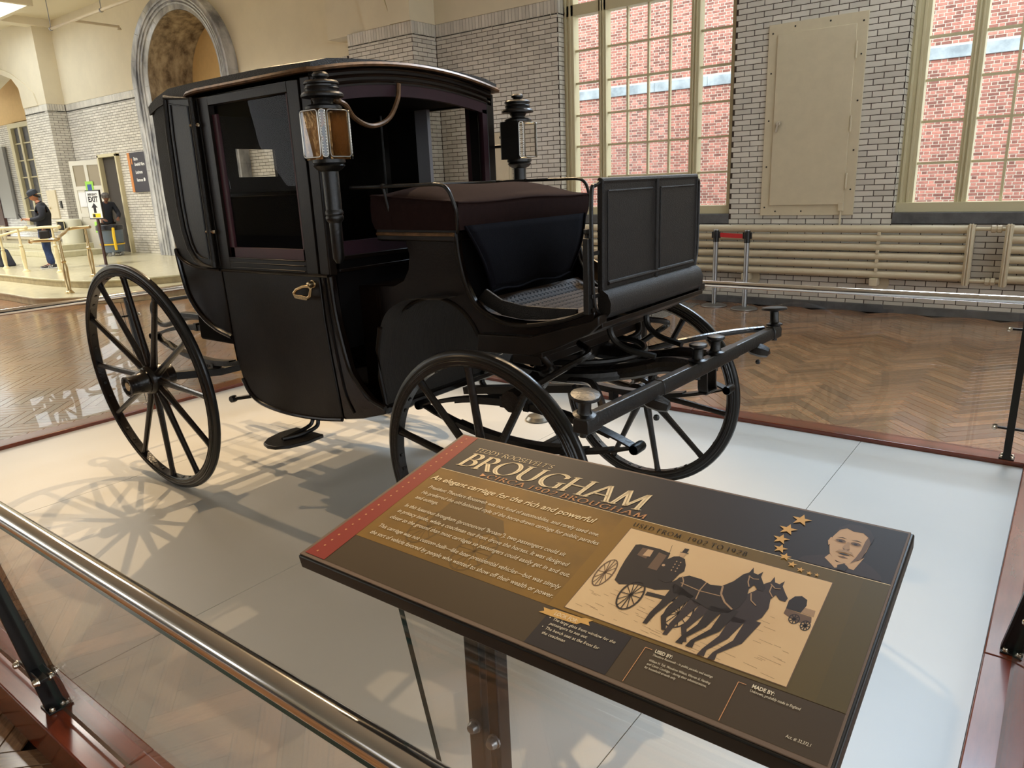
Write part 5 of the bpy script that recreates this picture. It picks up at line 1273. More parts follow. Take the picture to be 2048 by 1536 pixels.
# --- lamps
def lamp(s):
    c = Vector((-2.445, sy(s, 0.645), 0))
    L = MB().lathe([(0, 2.142), (0.024, 2.142), (0.032, 2.134), (0.032, 2.126), (0.022, 2.12), (0.026, 2.114), (0.062, 2.11), (0.069, 2.103), (0.069, 2.098), (0.063, 2.094), (0.063, 2.088), (0.068, 2.082), (0.065, 2.076), (0.064, 2.07), (0.078, 2.066), (0.084, 2.058), (0.083, 2.05), (0.045, 2.045), (0.038, 2.032), (0.04, 2.024), (0.062, 2.020), (0.072, 2.014), (0.072, 2.004), (0.0, 2.004)], c, (0, 0, 1), 28)
    L.lathe([(0, 1.815), (0.066, 1.815), (0.066, 1.802), (0.058, 1.798), (0.064, 1.79), (0.050, 1.776), (0.034, 1.768), (0.033, 1.62), (0.0335, 1.616), (0.037, 1.61), (0.037, 1.60), (0.034, 1.596), (0.037, 1.588), (0.036, 1.578), (0.026, 1.565), (0.024, 1.42), (0.012, 1.40), (0, 1.398)], c, (0, 0, 1), 20)
    lm = L.build('lamp', M_iron, car)
    # octagonal casing corners: front (+X) and outer (s*Y) sides glazed, the other two solid
    h, ch = 0.078, 0.022
    z0, z1 = 1.815, 2.004
    cs = MB()
    def wall(p, q, m=cs, t=0.004):
        p, q = Vector((p[0], p[1] * s, 0)) , Vector((q[0], q[1] * s, 0))
        m.beam(c + p + Vector((0, 0, (z0 + z1) / 2)), c + q + Vector((0, 0, (z0 + z1) / 2)), t, z1 - z0)
    wall((-h, -h + ch), (-h, h - ch)); wall((-h, -h + ch), (-h + ch, -h)); wall((-h + ch, -h), (h - ch, -h)); wall((-h, h - ch), (-h + ch, h))
    cs.build('casing', M_iron, lm, smooth=0)
    ro = MB(); wall((-h + 0.012, -h + ch + .01), (-h + 0.012, h - ch), ro, 0.002); wall((-h + ch, -h + 0.012), (h - ch, -h + 0.012), ro, 0.002); wall((-h + 0.012, -h + ch + .01), (-h + ch + .01, -h + 0.012), ro, 0.002)
    ro.build('reflector', M_amber, lm, smooth=0)
    for p, q, nm in (((h, -h + ch), (h, h - ch), 1), ((-h + ch, h), (h - ch, h), 1), ((h - ch, h), (h, h - ch), 0), ((h, -h + ch), (h - ch, -h), 0)):
        P, Q = c + Vector((p[0], p[1] * s, 0)), c + Vector((q[0], q[1] * s, 0))
        d_ = (Q - P).normalized(); a0, a1 = P + d_ * 0.004, Q - d_ * 0.004; zm0, zm1 = z0 + 0.008, z1 - 0.006
        ln = (a1 - a0).length; r_ = min(0.012, ln / 2 - 0.001); pts = []
        for (ux, uz), st in (((ln - r_, zm0 + r_), -90), ((ln - r_, zm1 - r_), 0), ((r_, zm1 - r_), 90), ((r_, zm0 + r_), 180)):
            for kk in range(4):
                a = math.radians(st + 30 * kk); u_, z_ = ux + r_ * math.cos(a), uz + r_ * math.sin(a); pts.append((a0.x + d_.x * u_, a0.y + d_.y * u_, z_))
        MB().tube(pts, 0.0028, 6, closed=True, up=(d_.y, -d_.x, 0.01)).build('pane_rim', M_silver, lm)
        MB().add(pts, [tuple(range(len(pts)))]).build('lamp_pane', M_lampglass, lm, smooth=0)
        if nm == 0:
            bd = MB()
            for kk in range(0, 15):
                z = zm0 + 0.012 + kk * (zm1 - zm0 - 0.024) / 14
                for u_ in (0.004, ln - 0.004): bd.ball((a0.x + d_.x * u_, a0.y + d_.y * u_, z), 0.0036, 6)
            bd.build('beading', M_silver, lm)
    MB().lathe([(0.0, 1.815), (0.016, 1.815), (0.016, 1.88), (0.011, 1.885), (0.004, 1.89), (0.004, 1.90), (0.012, 1.915), (0.010, 1.935), (0, 1.95)], c + Vector((-0.01, 0, 0)), (0, 0, 1), 12).build('candle', M_roofskin, lm)
    MB().tube([(-2.51, sy(s, 0.62), 1.885), (-2.59, sy(s, 0.60), 1.885)], 0.009, 8).box(-2.60, -2.585, *sorted((sy(s, 0.575), sy(s, 0.61))), 1.80, 1.97).ball((-2.53, sy(s, 0.60), 1.93), 0.009, 8).build('lamp_bracket', M_iron, lm)
both(lamp)

# --- wheels
def wheel(cx, hy, cz, R, camb, s, nsp, phase, hub_out, label=None):
    """hy: half track at axle height; s side sign; camb radians the top leans outward"""
    up = Vector((0, s * math.sin(camb), math.cos(camb))); ax = Vector((0, s * math.cos(camb), -math.sin(camb))); c = Vector((cx, YC + s * hy, cz))
    E1 = Vector((1, 0, 0))
    rim = MB().lathe([(R - 0.062, -0.019), (R - 0.062, 0.019), (R - 0.058, 0.0225), (R - 0.034, 0.0235), (R - 0.030, 0.020), (R - 0.030, 0.020), (R - 0.030, -0.020), (R - 0.034, -0.0235), (R - 0.058, -0.0225)], c, ax, 72, closed=True, ref=E1)
    for r_ in (R - 0.054, R - 0.040):
        for o_ in (-0.0235, 0.0235): rim.tube([c + E1 * r_ * math.cos(t) + up * r_ * math.sin(t) + ax * o_ for t in [2 * PI * k / 60 for k in range(60)]], 0.002, 4, closed=True, up=tuple(ax))
    w = rim.build('wheel', M_wheel, car)
    MB().lathe([(R - 0.030, -0.019), (R - 0.030, 0.019), (R - 0.022, 0.021), (R - 0.018, 0.017), (R - 0.012, 0.016), (R - 0.003, 0.010), (R, 0.0), (R - 0.003, -0.010), (R - 0.012, -0.016), (R - 0.018, -0.017), (R - 0.022, -0.021)], c, ax, 72, closed=True, ref=E1).build('tyre', M_tyre, w)
    dish = -0.022
    hb = MB().lathe([(0.0, -0.11), (0.045, -0.11), (0.060, -0.10), (0.062, -0.06), (0.078, -0.045), (0.082, -0.02), (0.082, 0.02), (0.074, 0.034), (0.066, 0.040), (0.068, 0.048), (0.060, 0.056), (0.052, 0.10), (0.050, hub_out - 0.012), (0.055, hub_out - 0.008), (0.055, hub_out), (0.044, hub_out), (0.040, hub_out - 0.01), (0, hub_out - 0.01)], c + ax * dish, ax, 28)
    hb.build('hub', M_wheel, w)
    MB().lathe([(0.0, hub_out - 0.004), (0.024, hub_out - 0.004), (0.026, hub_out - 0.01)], c + ax * dish, ax, 16).build('hub_cap', M_brass, w)
    for k in range(nsp):
        t = math.radians(phase + 360 * k / nsp); d_ = E1 * math.cos(t) + up * math.sin(t)
        a, b = c + d_ * 0.070 + ax * dish, c + d_ * (R - 0.058)
        MB().tube([a, a + (b - a) * 0.12, a + (b - a) * 0.3, a + (b - a) * 0.9, b], 0.0165, 10, scales=[1.15, 1.2, 1.0, 0.86, 1.0], up=tuple(ax)).build('spoke', M_wheel, w)
    bt = MB()
    for k in range(nsp):
        t = math.radians(phase + 360 * (k + 0.5) / nsp)
        for dt in (-0.07, 0.07):
            d_ = E1 * math.cos(t + dt) + up * math.sin(t + dt); bt.beam(c + d_ * (R - 0.066), c + d_ * (R - 0.058), 0.012, 0.012, tuple(ax))
    bt.build('felloe_bolt', M_iron, w)
    return w
for s in (-1, 1):
    wheel(-3.882, 0.835, 0.12 + 0.628, 0.630, 0.083, s, 12, -1.5 if s < 0 else 9, 0.145)
    wheel(-1.692, 0.680, 0.12 + 0.499, 0.499, 0.031, s, 10, 94 if s < 0 else -8, 0.13)
# axles
MB().beam((-3.882, YC - 0.80, 0.755), (-3.882, YC - 0.42, 0.70), 0.04, 0.045).beam((-3.882, YC - 0.43, 0.70), (-3.882, YC + 0.43, 0.70), 0.04, 0.04).beam((-3.882, YC + 0.42, 0.70), (-3.882, YC + 0.80, 0.755), 0.04, 0.045).build('rear_axle', M_iron, car, bevel=0.004)
MB().beam((-1.692, YC - 0.62, 0.615), (-1.692, YC - 0.44, 0.60), 0.036, 0.045).beam((-1.692, YC - 0.45, 0.60), (-1.692, YC + 0.45, 0.60), 0.034, 0.042).beam((-1.692, YC + 0.44, 0.60), (-1.692, YC + 0.62, 0.615), 0.036, 0.045).build('front_axle', M_iron, car, bevel=0.004)
# --- elliptic springs
def leafspring(name, xc, hl, y, zeye, dz, wdt=0.045, nl=4, upper=True, lower=True):
    t = None
    for sg, on in ((-1, lower), (1, upper)):
        if not on: continue
        mb = MB()
        for l in range(nl):
            k = 1 - l * 0.2; n = 14; th = 0.0075; pts_o, pts_i = [], []
            for i in range(n + 1):
                a = -1 + 2 * i / n; x = xc + a * hl * k; zz = zeye + sg * (dz * (1 - (a * k) ** 2) - th * l - (0 if l else 0))
                pts_o.append((x, zz)); pts_i.append((x, zz - sg * th))
            mb.prism(pts_o + pts_i[::-1], y - wdt / 2, y + wdt / 2, 'xz')
        for e in (-1, 1): mb.lathe([(0.0, -wdt * 0.75), (0.018, -wdt * 0.75), (0.02, -wdt * .6), (0.02, wdt * .6), (0.018, wdt * .75), (0, wdt * .75)], (xc + e * hl, y, zeye), (0, 1, 0), 12)
        mb.box(xc - 0.07, xc - 0.045, y - wdt * .62, y + wdt * .62, zeye + sg * dz - 0.034, zeye + sg * dz + 0.012).box(xc + 0.045, xc + 0.07, y - wdt * .62, y + wdt * .62, zeye + sg * dz - 0.034, zeye + sg * dz + 0.012)
        mb.lathe([(0, -0.02), (0.012, -0.02), (0.012, 0.016), (0, 0.018)], (xc, y, zeye + sg * dz), (0, 0, 1), 8)
        o = mb.build(name, M_iron, car if t is None else t, smooth=30)
        t = t or o
    return t
for s in (-1, 1):
    leafspring('front_spring', -1.695, 0.535, YC + s * 0.436, 0.76, 0.10)
    leafspring('rear_spring', -3.98, 0.60, YC + s * 0.42, 0.85, 0.115)
leafspring('cross_spring', -3.98, 0.30, YC, 0.98, 0.05, nl=2, upper=True, lower=False)
# rear body loops (C scroll behind the body)
def cscroll(s):
    y = sy(s, 0.34)
    p = [(-4.60, y, 1.055), (-4.66, y, 1.06), (-4.715, y, 1.02), (-4.72, y, 0.965), (-4.68, y, 0.92), (-4.60, y, 0.90), (-4.45, y, 0.935), (-4.28, y, 0.975), (-4.08, y, 0.985), (-3.85, y, 0.985), (-3.60, y, 1.02)]
    MB().tube([tuple(q) for q in crom(p, 5)], 0.016, 10, up=(0, 1, 0)).build('body_loop', M_iron, car)
    MB().beam((-4.35, y, 0.99), (-3.75, y, 1.0), 0.05, 0.03).build('body_loop_plate', M_iron, car, bevel=0.004)
both(cscroll)
MB().tube([(-4.62, YC - 0.34, 1.055), (-4.62, YC + 0.34, 1.055)], 0.014, 8).build('rear_bar', M_iron, car)
# --- fore carriage
fc = MB()
fc.tube([(-1.66 + 0.30 * math.cos(t), YC + 0.30 * math.sin(t), 0.935) for t in [2 * PI * k / 40 for k in range(40)]], 0.024, 8, closed=True)
fw = fc.build('fifth_wheel', M_iron, car)
MB().tube([(-1.66 + 0.27 * math.cos(t), YC + 0.27 * math.sin(t), 0.985) for t in [2 * PI * k / 40 for k in range(40)]], 0.014, 8, closed=True).lathe([(0, 0.80), (0.03, 0.80), (0.03, 0.83), (0.022, 0.84), (0.022, 1.04), (0, 1.05)], (-1.66, YC, 0), (0, 0, 1), 14).build('king_pin', M_iron, fw)
tb = MB()
for s in (-1, 1):
    tb.tube([tuple(q) for q in crom([(-1.70, YC, 0.93), (-1.70, sy(s, 0.18), 0.95), (-1.69, sy(s, 0.32), 0.90), (-1.69, sy(s, 0.42), 0.87), (-1.69, sy(s, 0.49), 0.865)], 5)], 0.046, 10, scales=None)
tb.build('transom_bed', M_wheel, fw)
# hounds: carved arms forward to the bar and rearward scroll
ar = MB()
for s in (-1, 1):
    ar.tube([tuple(q) for q in crom([(-2.04, sy(s, 0.12), 0.97), (-1.95, sy(s, 0.13), 1.01), (-1.84, sy(s, 0.14), 0.99), (-1.70, sy(s, 0.16), 0.94), (-1.52, sy(s, 0.16), 0.93), (-1.36, sy(s, 0.13), 0.95), (-1.22, sy(s, 0.10), 0.985), (-1.11, sy(s, 0.09), 0.985)], 5)], 0.034, 10, up=(0, 0, 1))
    ar.tube([tuple(q) for q in crom([(-1.66, sy(s, 0.24), 0.90), (-1.52, sy(s, 0.30), 0.93), (-1.36, sy(s, 0.42), 0.97), (-1.22, sy(s, 0.60), 0.985), (-1.12, sy(s, 0.74), 0.985)], 5)], 0.014, 8)
    ar.tube([tuple(q) for q in crom([(-1.68, sy(s, 0.44), 0.88), (-1.50, sy(s, 0.40), 1.0), (-1.42, sy(s, 0.34), 1.06), (-1.50, sy(s, 0.28), 1.08)], 5)], 0.013, 8)
ar.build('futchell', M_wheel, fw)
for s in (-1, 1):
    MB().tube([tuple(q) for q in crom([(-1.33, sy(s, 0.16), 1.225), (-1.39, sy(s, 0.16), 1.20), (-1.43, sy(s, 0.16), 1.14), (-1.42, sy(s, 0.15), 1.08), (-1.36, sy(s, 0.14), 1.04), (-1.25, sy(s, 0.12), 1.02)], 5)], 0.013, 8, up=(0, 1, 0)).build('dash_stay', M_iron, car)
mb = MB()
for s in (-1, 1): mb.tube([tuple(q) for q in crom([(-1.60, sy(s, 0.40), 1.05), (-1.58, sy(s, 0.36), 0.99), (-1.66, sy(s, 0.30), 0.95)], 4)], 0.016, 8)
mb.box(-1.74, -1.60, YC - 0.40, YC + 0.40, 1.0, 1.045)
mb.build('top_bed', M_coach, car, bevel=0.006)
MB().beam((-2.35, YC, 0.70), (-1.70, YC, 0.80), 0.05, 0.035).tube([tuple(q) for q in crom([(-2.30, YC + 0.10, 0.80), (-2.33, YC + 0.1, 0.72), (-2.25, YC + 0.1, 0.66), (-2.10, YC + 0.1, 0.70)], 5)], 0.016, 8, up=(0, 1, 0)).build('perch_stay', M_iron, car)
# splinter bar with roller bolts
A0, A1 = Vector((-1.118, YC - 0.885, 0.985)), Vector((-1.062, YC + 0.74, 0.985))
dv = (A1 - A0).normalized()
sb = MB()
for t0, t1, w_ in ((0, 0.05, 0.056), (0.05, 0.30, 0.048), (0.30, 0.70, 0.052), (0.70, 0.95, 0.048), (0.95, 1, 0.056)):
    p, q = A0.lerp(A1, t0), A0.lerp(A1, t1)
    prof_ = [(-w_ / 2, -w_ / 2), (w_ / 2, -w_ / 2), (w_ / 2, w_ * 0.2), (w_ * 0.3, w_ / 2), (-w_ * 0.3, w_ / 2), (-w_ / 2, w_ * 0.2)]
    sb.sweep([p, q], prof_)
bar = sb.build('splinter_bar', M_iron, car, bevel=0.003)
def roller(p, h, r, tilt=0.0):
    ax = Vector((0.12 * tilt, -0.10 * tilt, 1)).normalized()
    return MB().lathe([(0.0, -0.045), (0.012, -0.045), (0.012, 0.02), (0.034, 0.026), (0.036, 0.033), (0.024, 0.038), (0.020, 0.045), (0.0195, h - 0.02), (0.024, h - 0.016), (r, h - 0.010), (r * 1.02, h - 0.005), (r * 0.97, h), (r * 0.55, h + 0.004), (0, h + 0.006)], p, ax, 24).build('roller_bolt', M_iron, bar)
roller(A0 + dv * 0.02, 0.100, 0.046, 1.2); roller(A0.lerp(A1, 0.492), 0.095, 0.034); roller(A0.lerp(A1, 0.590), 0.095, 0.034); roller(A1 - dv * 0.02, 0.108, 0.056, -0.6)
# pole socket loops and end hooks under the bar
ps = MB(); pm = A0.lerp(A1, 0.545)
for o_ in (-0.04, 0.04):
    q = pm + dv * o_
    ps.sweep([(q.x, q.y, q.z - 0.01), (q.x + 0.002, q.y, q.z - 0.09), (q.x + 0.002, q.y + 0.012, q.z - 0.115)], [(-0.02, -0.004), (0.02, -0.004), (0.02, 0.004), (-0.02, 0.004)], up=(0, 1, 0))
ps.beam(pm - dv * 0.04 + Vector((0, 0, -0.115)), pm + dv * 0.055 + Vector((0, 0, -0.115)), 0.04, 0.008)
ps.build('pole_socket', M_iron, bar, bevel=0.002)
for t in (0.27, 0.84):
    q = A0.lerp(A1, t)
    MB().lathe([(0.0, -0.05), (0.016, -0.045), (0.028, -0.02), (0.030, 0.02), (0.022, 0.05), (0.0, 0.06)], q + Vector((0.012, 0, -0.04)), (1, 0.25, -0.25), 6).ball(q + Vector((0.02, 0, -0.095)), 0.012, 8).build('stay_end', M_iron, bar)
# --- side steps
def step(s):
    y0 = sy(s, HW - 0.05); st = MB()
    for dx in (-0.02, 0.02):
        st.tube([tuple(q) for q in crom([(-2.86 + dx, y0, 0.665), (-2.86 + dx, y0, 0.62), (-2.86 + dx * 1.2, sy(s, HW - 0.03), 0.585), (-2.86 + dx, sy(s, HW + 0.06), 0.572), (-2.87, sy(s, HW + 0.14), 0.568)], 5)], 0.010, 8)
    so_ = st.build('step_bracket', M_iron, car)
    P = [(-2.98, sy(s, HW - 0.02)), (-2.77, sy(s, HW - 0.02)), (-2.76, sy(s, HW + 0.08)), (-2.785, sy(s, HW + 0.17)), (-2.83, sy(s, HW + 0.215)), (-2.875, sy(s, HW + 0.225)), (-2.925, sy(s, HW + 0.21)), (-2.965, sy(s, HW + 0.16)), (-2.99, sy(s, HW + 0.07))]
    MB().prism(P, 0.545, 0.563, 'xy').build('step_tread', M_iron, so_, bevel=0.004)
both(step)
def stub(s):
    MB().tube([(-3.27, sy(s, HW - 0.05), 0.69), (-3.33, sy(s, HW + 0.0), 0.675), (-3.40, sy(s, HW + 0.05), 0.665)], 0.011, 8, scales=[1.3, 1, 0.9]).lathe([(0, -0.016), (0.017, -0.016), (0.019, 0), (0.017, 0.014), (0, 0.014)], (-3.40, sy(s, HW + 0.05), 0.665), (0.1, -1, 0), 10).build('body_iron', M_iron, car)
both(stub)
# small floor spotlight under the carriage
fl = single(MB().lathe([(0, 0.0), (0.085, 0.0), (0.088, 0.01), (0.07, 0.03), (0.03, 0.038), (0, 0.04)], (-2.78, 3.86, PZ), (0, 0, 1), 20), 'floor_disc', M_silver, 'small round metal disc on the platform under the carriage', 'disc', (-2.78, 3.86, PZ))

# ================================================================ RAISED TERRAZZO LANDING (far left)
FZ = 0.28
edge_up = [(-30, 5.2), (-22, 5.45), (-17.64, 5.63), (-15.6, 5.66), (-14.6, 5.77), (-14.1, 5.92), (-13.6, 6.35), (-13.22, 7.16), (-13.05, 8.4), (-13.0, 9.7)]
edge_lo = [(-30, 4.6), (-20, 4.75), (-15.5, 4.86), (-14.2, 4.84), (-13.64, 4.90), (-13.0, 5.37), (-12.55, 5.95), (-12.29, 6.69), (-12.15, 8.2), (-12.1, 9.7)]
def slabp(edge, z0, z1, name, m, back=10.9):
    e = [(p.x, p.y) for p in crom([(a, b, 0) for a, b in edge], 5)]
    poly = e + [(e[-1][0], back), (-30, back)]
    o = struct(MB().prism(poly, z0, z1 - 0.03, 'xy'), name, M_terredge, bevel=0.004)
    n_ = MB().prism([(x + (0.02 if x > -29 else 0), y - 0.02) for x, y in e] + [(e[-1][0], back), (-30, back)], z1 - 0.03, z1, 'xy')
    n_.build('tread', m, o, bevel=0.008)
    return o
slabp(edge_lo, 0.0, 0.14, 'floor_step', M_terr); slabp(edge_up, 0.14, FZ, 'floor_landing', M_terr)

M_railp = mat('rail_cream', rgb(226, 212, 168), 0.3, spec=0.6)
M_railb = mat('rail_brass', (0.60, 0.46, 0.24, 1), 0.28, 0.9)
def newel(p, ztop, m, t):
    x, y, z = p; h = ztop - z
    prof = [(0, 0), (0.075, 0), (0.075, 0.012), (0.06, 0.02), (0.06, 0.03), (0.045, 0.04), (0.034, 0.06), (0.045, 0.35 * h), (0.046, 0.50 * h), (0.030, 0.58 * h), (0.040, 0.60 * h), (0.040, 0.615 * h), (0.028, 0.63 * h), (0.024, 0.7 * h), (0.020, h), (0, h)]
    MB().lathe(prof, p, (0, 0, 1), 14).build('newel', m, t)
def stair_rail(label, path, posts, m, name='stair_rail', group=None):
    t = thing(name, label, 'railing', posts[0][0], 0, group)
    MB().tube([tuple(q) for q in crom(path, 5)], 0.028, 10).ball(path[-1], 0.042, 10).build('handrail', m, t)
    for p, zt in posts: newel(p, zt, m, t)
    return t
stair_rail('longer cream stair railing, passing in front of the hips of the man in the cap', [(-22.5, 6.1, 0.72), (-20.4, 6.15, 0.86), (-19.0, 6.18, 0.985), (-18.0, 6.22, 1.10), (-17.0, 6.30, 1.175), (-16.2, 6.36, 1.19)], [((-18.95, 6.2, FZ), 0.96), ((-16.5, 6.34, FZ), 1.165), ((-21.6, 6.1, FZ), 0.75)], M_railp)
stair_rail('shorter cream stair railing from the left edge, ending at the man in the cap', [(-22.2, 5.9, 0.88), (-20.4, 5.98, 1.01), (-19.0, 6.03, 1.12), (-18.2, 6.07, 1.175), (-17.2, 6.12, 1.185)], [((-17.57, 6.1, FZ), 1.16), ((-20.4, 5.98, FZ), 0.99)], M_railp)
stair_rail('brass topped curved stair rail at the landing corner below the exit sign', [(-14.65, 6.28, 1.20), (-14.95, 6.2, 1.19), (-15.05, 6.05, 1.17), (-14.6, 5.8, 1.13), (-14.2, 5.55, 1.09), (-13.85, 5.36, 1.055), (-14.1, 5.15, 1.05), (-14.3, 5.12, 1.04)], [((-14.80, 6.25, FZ), 1.17), ((-13.80, 5.38, 0.14), 1.035)], M_railb)
# second stair block behind at far left
struct(MB().box(-27, -20.6, 7.9, 9.1, 0.28, 0.42).box(-27, -21.2, 8.3, 9.1, 0.42, 0.56), 'floor_stairs', M_terr, bevel=0.01)
rd = thing('radiator', 'grey pipe radiator low on the far left wall behind the railings', 'radiator', (-26.4, 9.0, 0.45))
for i in range(2): MB().tube([(-27.6, 9.02, 0.62 + 0.26 * i), (-23.2, 9.02, 0.62 + 0.26 * i)], 0.05, 8).build('pipe', M_cream, rd)
for x in (-27.2, -26.9): MB().tube([(x, 8.95, 0.45), (x, 8.95, 1.0)], 0.05, 8).build('riser', M_cream, rd)
# small wall fittings
wc = single(MB().box(-23.55, -22.98, 9.09, 9.13, 1.20, 1.98).ball((-23.45, 9.07, 1.5), 0.035, 8), 'wall_hatch', M_cream, 'small pale access hatch on the brick pier behind the man', 'hatch', (-23.27, 9.1, 1.20), bevel=0.004)
sw = single(MB().box(-22.82, -22.72, 9.10, 9.13, 1.48, 1.68), 'wall_switch', M_black, 'small dark switch plate right of the access hatch', 'switch', (-22.77, 9.12, 1.48), bevel=0.004)
sw2 = single(MB().box(-18.62, -18.44, 9.56, 9.6, 1.42, 1.68), 'wall_intercom', M_steel, 'grey intercom plate on the brick wall under the dark direction board', 'intercom', (-18.53, 9.58, 1.42), bevel=0.004)

# open panelled door, dark doorway
struct(MB().box(-20.98, -19.98, 9.62, 9.7, FZ, 2.76), 'doorway_back', mat('doorway_dark', rgb(66, 60, 54), 0.8), smooth=0)
struct(MB().box(-21.0, -20.93, 9.5, 9.62, FZ, 2.80).box(-20.03, -19.96, 9.5, 9.62, FZ, 2.80).box(-21.0, -19.96, 9.5, 9.62, 2.74, 2.82), 'trim_3', M_creamwin, bevel=0.004)
dl = thing('open_door', 'open pale panelled door standing out from the wall behind the exit sign', 'door', (-20.98, 9.58, FZ), math.radians(-158))
def dpart(nm, m, x0, x1, y0, y1, z0, z1, par):
    me = MB().box(x0, x1, y0, y1, z0, z1).mesh(nm, m, 35); o = bpy.data.objects.new(nm, me); COL.objects.link(o); o.parent = par; return o
M_door = mat('door_paint', rgb(214, 210, 196), 0.4)
for a in ((0, 0.10, 0, 2.42), (0.94, 1.04, 0, 2.42), (0.10, 0.94, 0, 0.22), (0.10, 0.94, 2.30, 2.42), (0.10, 0.94, 1.66, 1.76), (0.47, 0.57, 0.22, 2.30), (0.10, 0.94, 0.95, 1.05)): dpart('door_rail', M_door, a[0], a[1], -0.025, 0.025, a[2], a[3], dl)
for a in ((0.10, 0.47, 1.76, 2.30), (0.57, 0.94, 1.76, 2.30)): dpart('door_light', mat('door_light_glass', rgb(150, 138, 112), 0.3), a[0], a[1], -0.008, 0.008, a[2], a[3], dl)
for a in ((0.10, 0.47, 1.05, 1.66), (0.57, 0.94, 1.05, 1.66), (0.10, 0.47, 0.22, 0.95), (0.57, 0.94, 0.22, 0.95)): dpart('door_panel', M_door, a[0], a[1], -0.012, 0.012, a[2], a[3], dl)
M_green = mat('lime_paper', rgb(158, 214, 84), 0.5); M_paper = mat('white_paper', rgb(226, 228, 232), 0.6); M_blue = mat('blue_print', rgb(52, 84, 150), 0.5)
for sgn in (-1, 1):
    dpart('notice', M_green, 0.36, 0.62, sgn * 0.027, sgn * 0.03, 1.56, 1.88, dl); dpart('notice_print', M_blue, 0.42, 0.56, sgn * 0.030, sgn * 0.032, 1.64, 1.80, dl)
    dpart('notice', M_paper, 0.66, 0.90, sgn * 0.027, sgn * 0.03, 1.22, 1.60, dl); dpart('notice', M_paper, 0.34, 0.58, sgn * 0.027, sgn * 0.03, 1.10, 1.48, dl)

# flat lettering helper for upright signs
def put_text(body, parent, origin, xdir, zdir, size, width, m, name='lettering', shear=0.0, bold=0.0):
    cu = bpy.data.curves.new(name, 'FONT'); cu.body = body; cu.size = size; cu.resolution_u = 2; cu.shear = shear; cu.offset = bold
    o = bpy.data.objects.new('tmp', cu); COL.objects.link(o); dg = bpy.context.evaluated_depsgraph_get()
    me = bpy.data.meshes.new_from_object(o.evaluated_get(dg)); COL.objects.unlink(o); bpy.data.objects.remove(o)
    xs = [p.co.x for p in me.vertices]; k = width / (max(xs) - min(xs)); x0 = min(xs)
    X, Z, O = Vector(xdir), Vector(zdir), Vector(origin)
    for p in me.vertices: p.co = O + X * ((p.co.x - x0) * k) + Z * p.co.y
    me.name = name; me.materials.clear(); me.materials.append(m)
    q = bpy.data.objects.new(name, me); COL.objects.link(q); q.parent = parent; return q
# dark direction board with orange edge
M_board = mat('board_navy', rgb(38, 34, 52), 0.4); M_orange = mat('board_orange', rgb(206, 128, 56), 0.45); M_white = mat('white_print', rgb(232, 232, 230), 0.5)
bd = thing('direction_board', 'tall dark blue direction board with an orange edge beside the doorway', 'sign', (-19.0, 9.56, 1.80))
MB().box(-19.33, -18.58, 9.55, 9.58, 1.82, 2.78).build('board', M_board, bd, bevel=0.003); MB().box(-19.45, -19.33, 9.545, 9.58, 1.82, 2.78).build('orange_edge', M_orange, bd, bevel=0.003)
for s_, x, z, wd in (('Exit to', -19.14, 2.59, 0.20), ('Greenfield Village', -19.14, 2.46, 0.50), ('Lunchrooms', -19.14, 2.27, 0.34), ('Restrooms', -19.14, 2.08, 0.30)):
    put_text(s_, bd, Vector((x, 9.547, z)) - bd.location, (1, 0, 0), (0, 0, 1), 0.105, wd, M_white, bold=0.004)
MB().prism([(-19.28, 2.50), (-19.28, 2.60), (-19.30, 2.60), (-19.255, 2.66), (-19.21, 2.60), (-19.23, 2.60), (-19.23, 2.50)], 9.545, 9.548, 'xz').build('arrow', M_orange, bd)
MB().lathe([(0, 0), (0.045, 0), (0.045, 0.003), (0, 0.003)], (-18.76, 9.549, 2.12), (0, -1, 0), 16).build('restroom_symbol', M_white, bd)

# emergency exit sign on a stand
ex = thing('exit_sign', 'white EMERGENCY EXIT sign with black arrow on a dark floor stand', 'sign', (-16.75, 7.37, FZ), math.radians(18))
def loc_build(mb, name, m, par, **k):
    me = mb.mesh(name, m, 35); o = bpy.data.objects.new(name, me); COL.objects.link(o); o.parent = par
    if k.get('bevel'): b = o.modifiers.new('bevel', 'BEVEL'); b.width = k['bevel']; b.segments = 2
    return o
loc_build(MB().box(-0.17, 0.17, -0.14, 0.14, 0, 0.015).box(-0.10, 0.10, -0.1, 0.1, 0.015, 0.03), 'base', M_steel, ex, bevel=0.003)
loc_build(MB().box(-0.025, 0.025, -0.02, 0.02, 0.03, 1.0), 'post', mat('dark_red_post', rgb(60, 34, 34), 0.4), ex, bevel=0.003)
loc_build(MB().box(-0.20, 0.20, -0.02, 0.012, 1.0, 1.60), 'sign_frame', M_black, ex, bevel=0.004)
loc_build(MB().box(-0.18, 0.18, -0.026, -0.018, 1.02, 1.58), 'sign_face', M_white, ex)
put_text('EMERGENCY', ex, (-0.13, -0.028, 1.49), (1, 0, 0), (0, 0, 1), 0.062, 0.26, M_black, bold=0.002)
put_text('EXIT', ex, (-0.135, -0.028, 1.36), (1, 0, 0), (0, 0, 1), 0.155, 0.27, M_black, bold=0.006)
loc_build(MB().prism([(-0.035, 1.13), (0.035, 1.13), (0.035, 1.24), (0.085, 1.24), (0.0, 1.335), (-0.085, 1.24), (-0.035, 1.24)], -0.028, -0.026, 'xz'), 'arrow', M_black, ex)
loc_build(MB().box(-0.09, 0.13, -0.030, -0.026, 1.035, 1.115), 'yellow_label', mat('yellow_label', rgb(236, 212, 40), 0.5), ex)
loc_build(MB().box(-0.075, -0.01, -0.032, -0.030, 1.045, 1.105), 'label_print', M_black, ex)

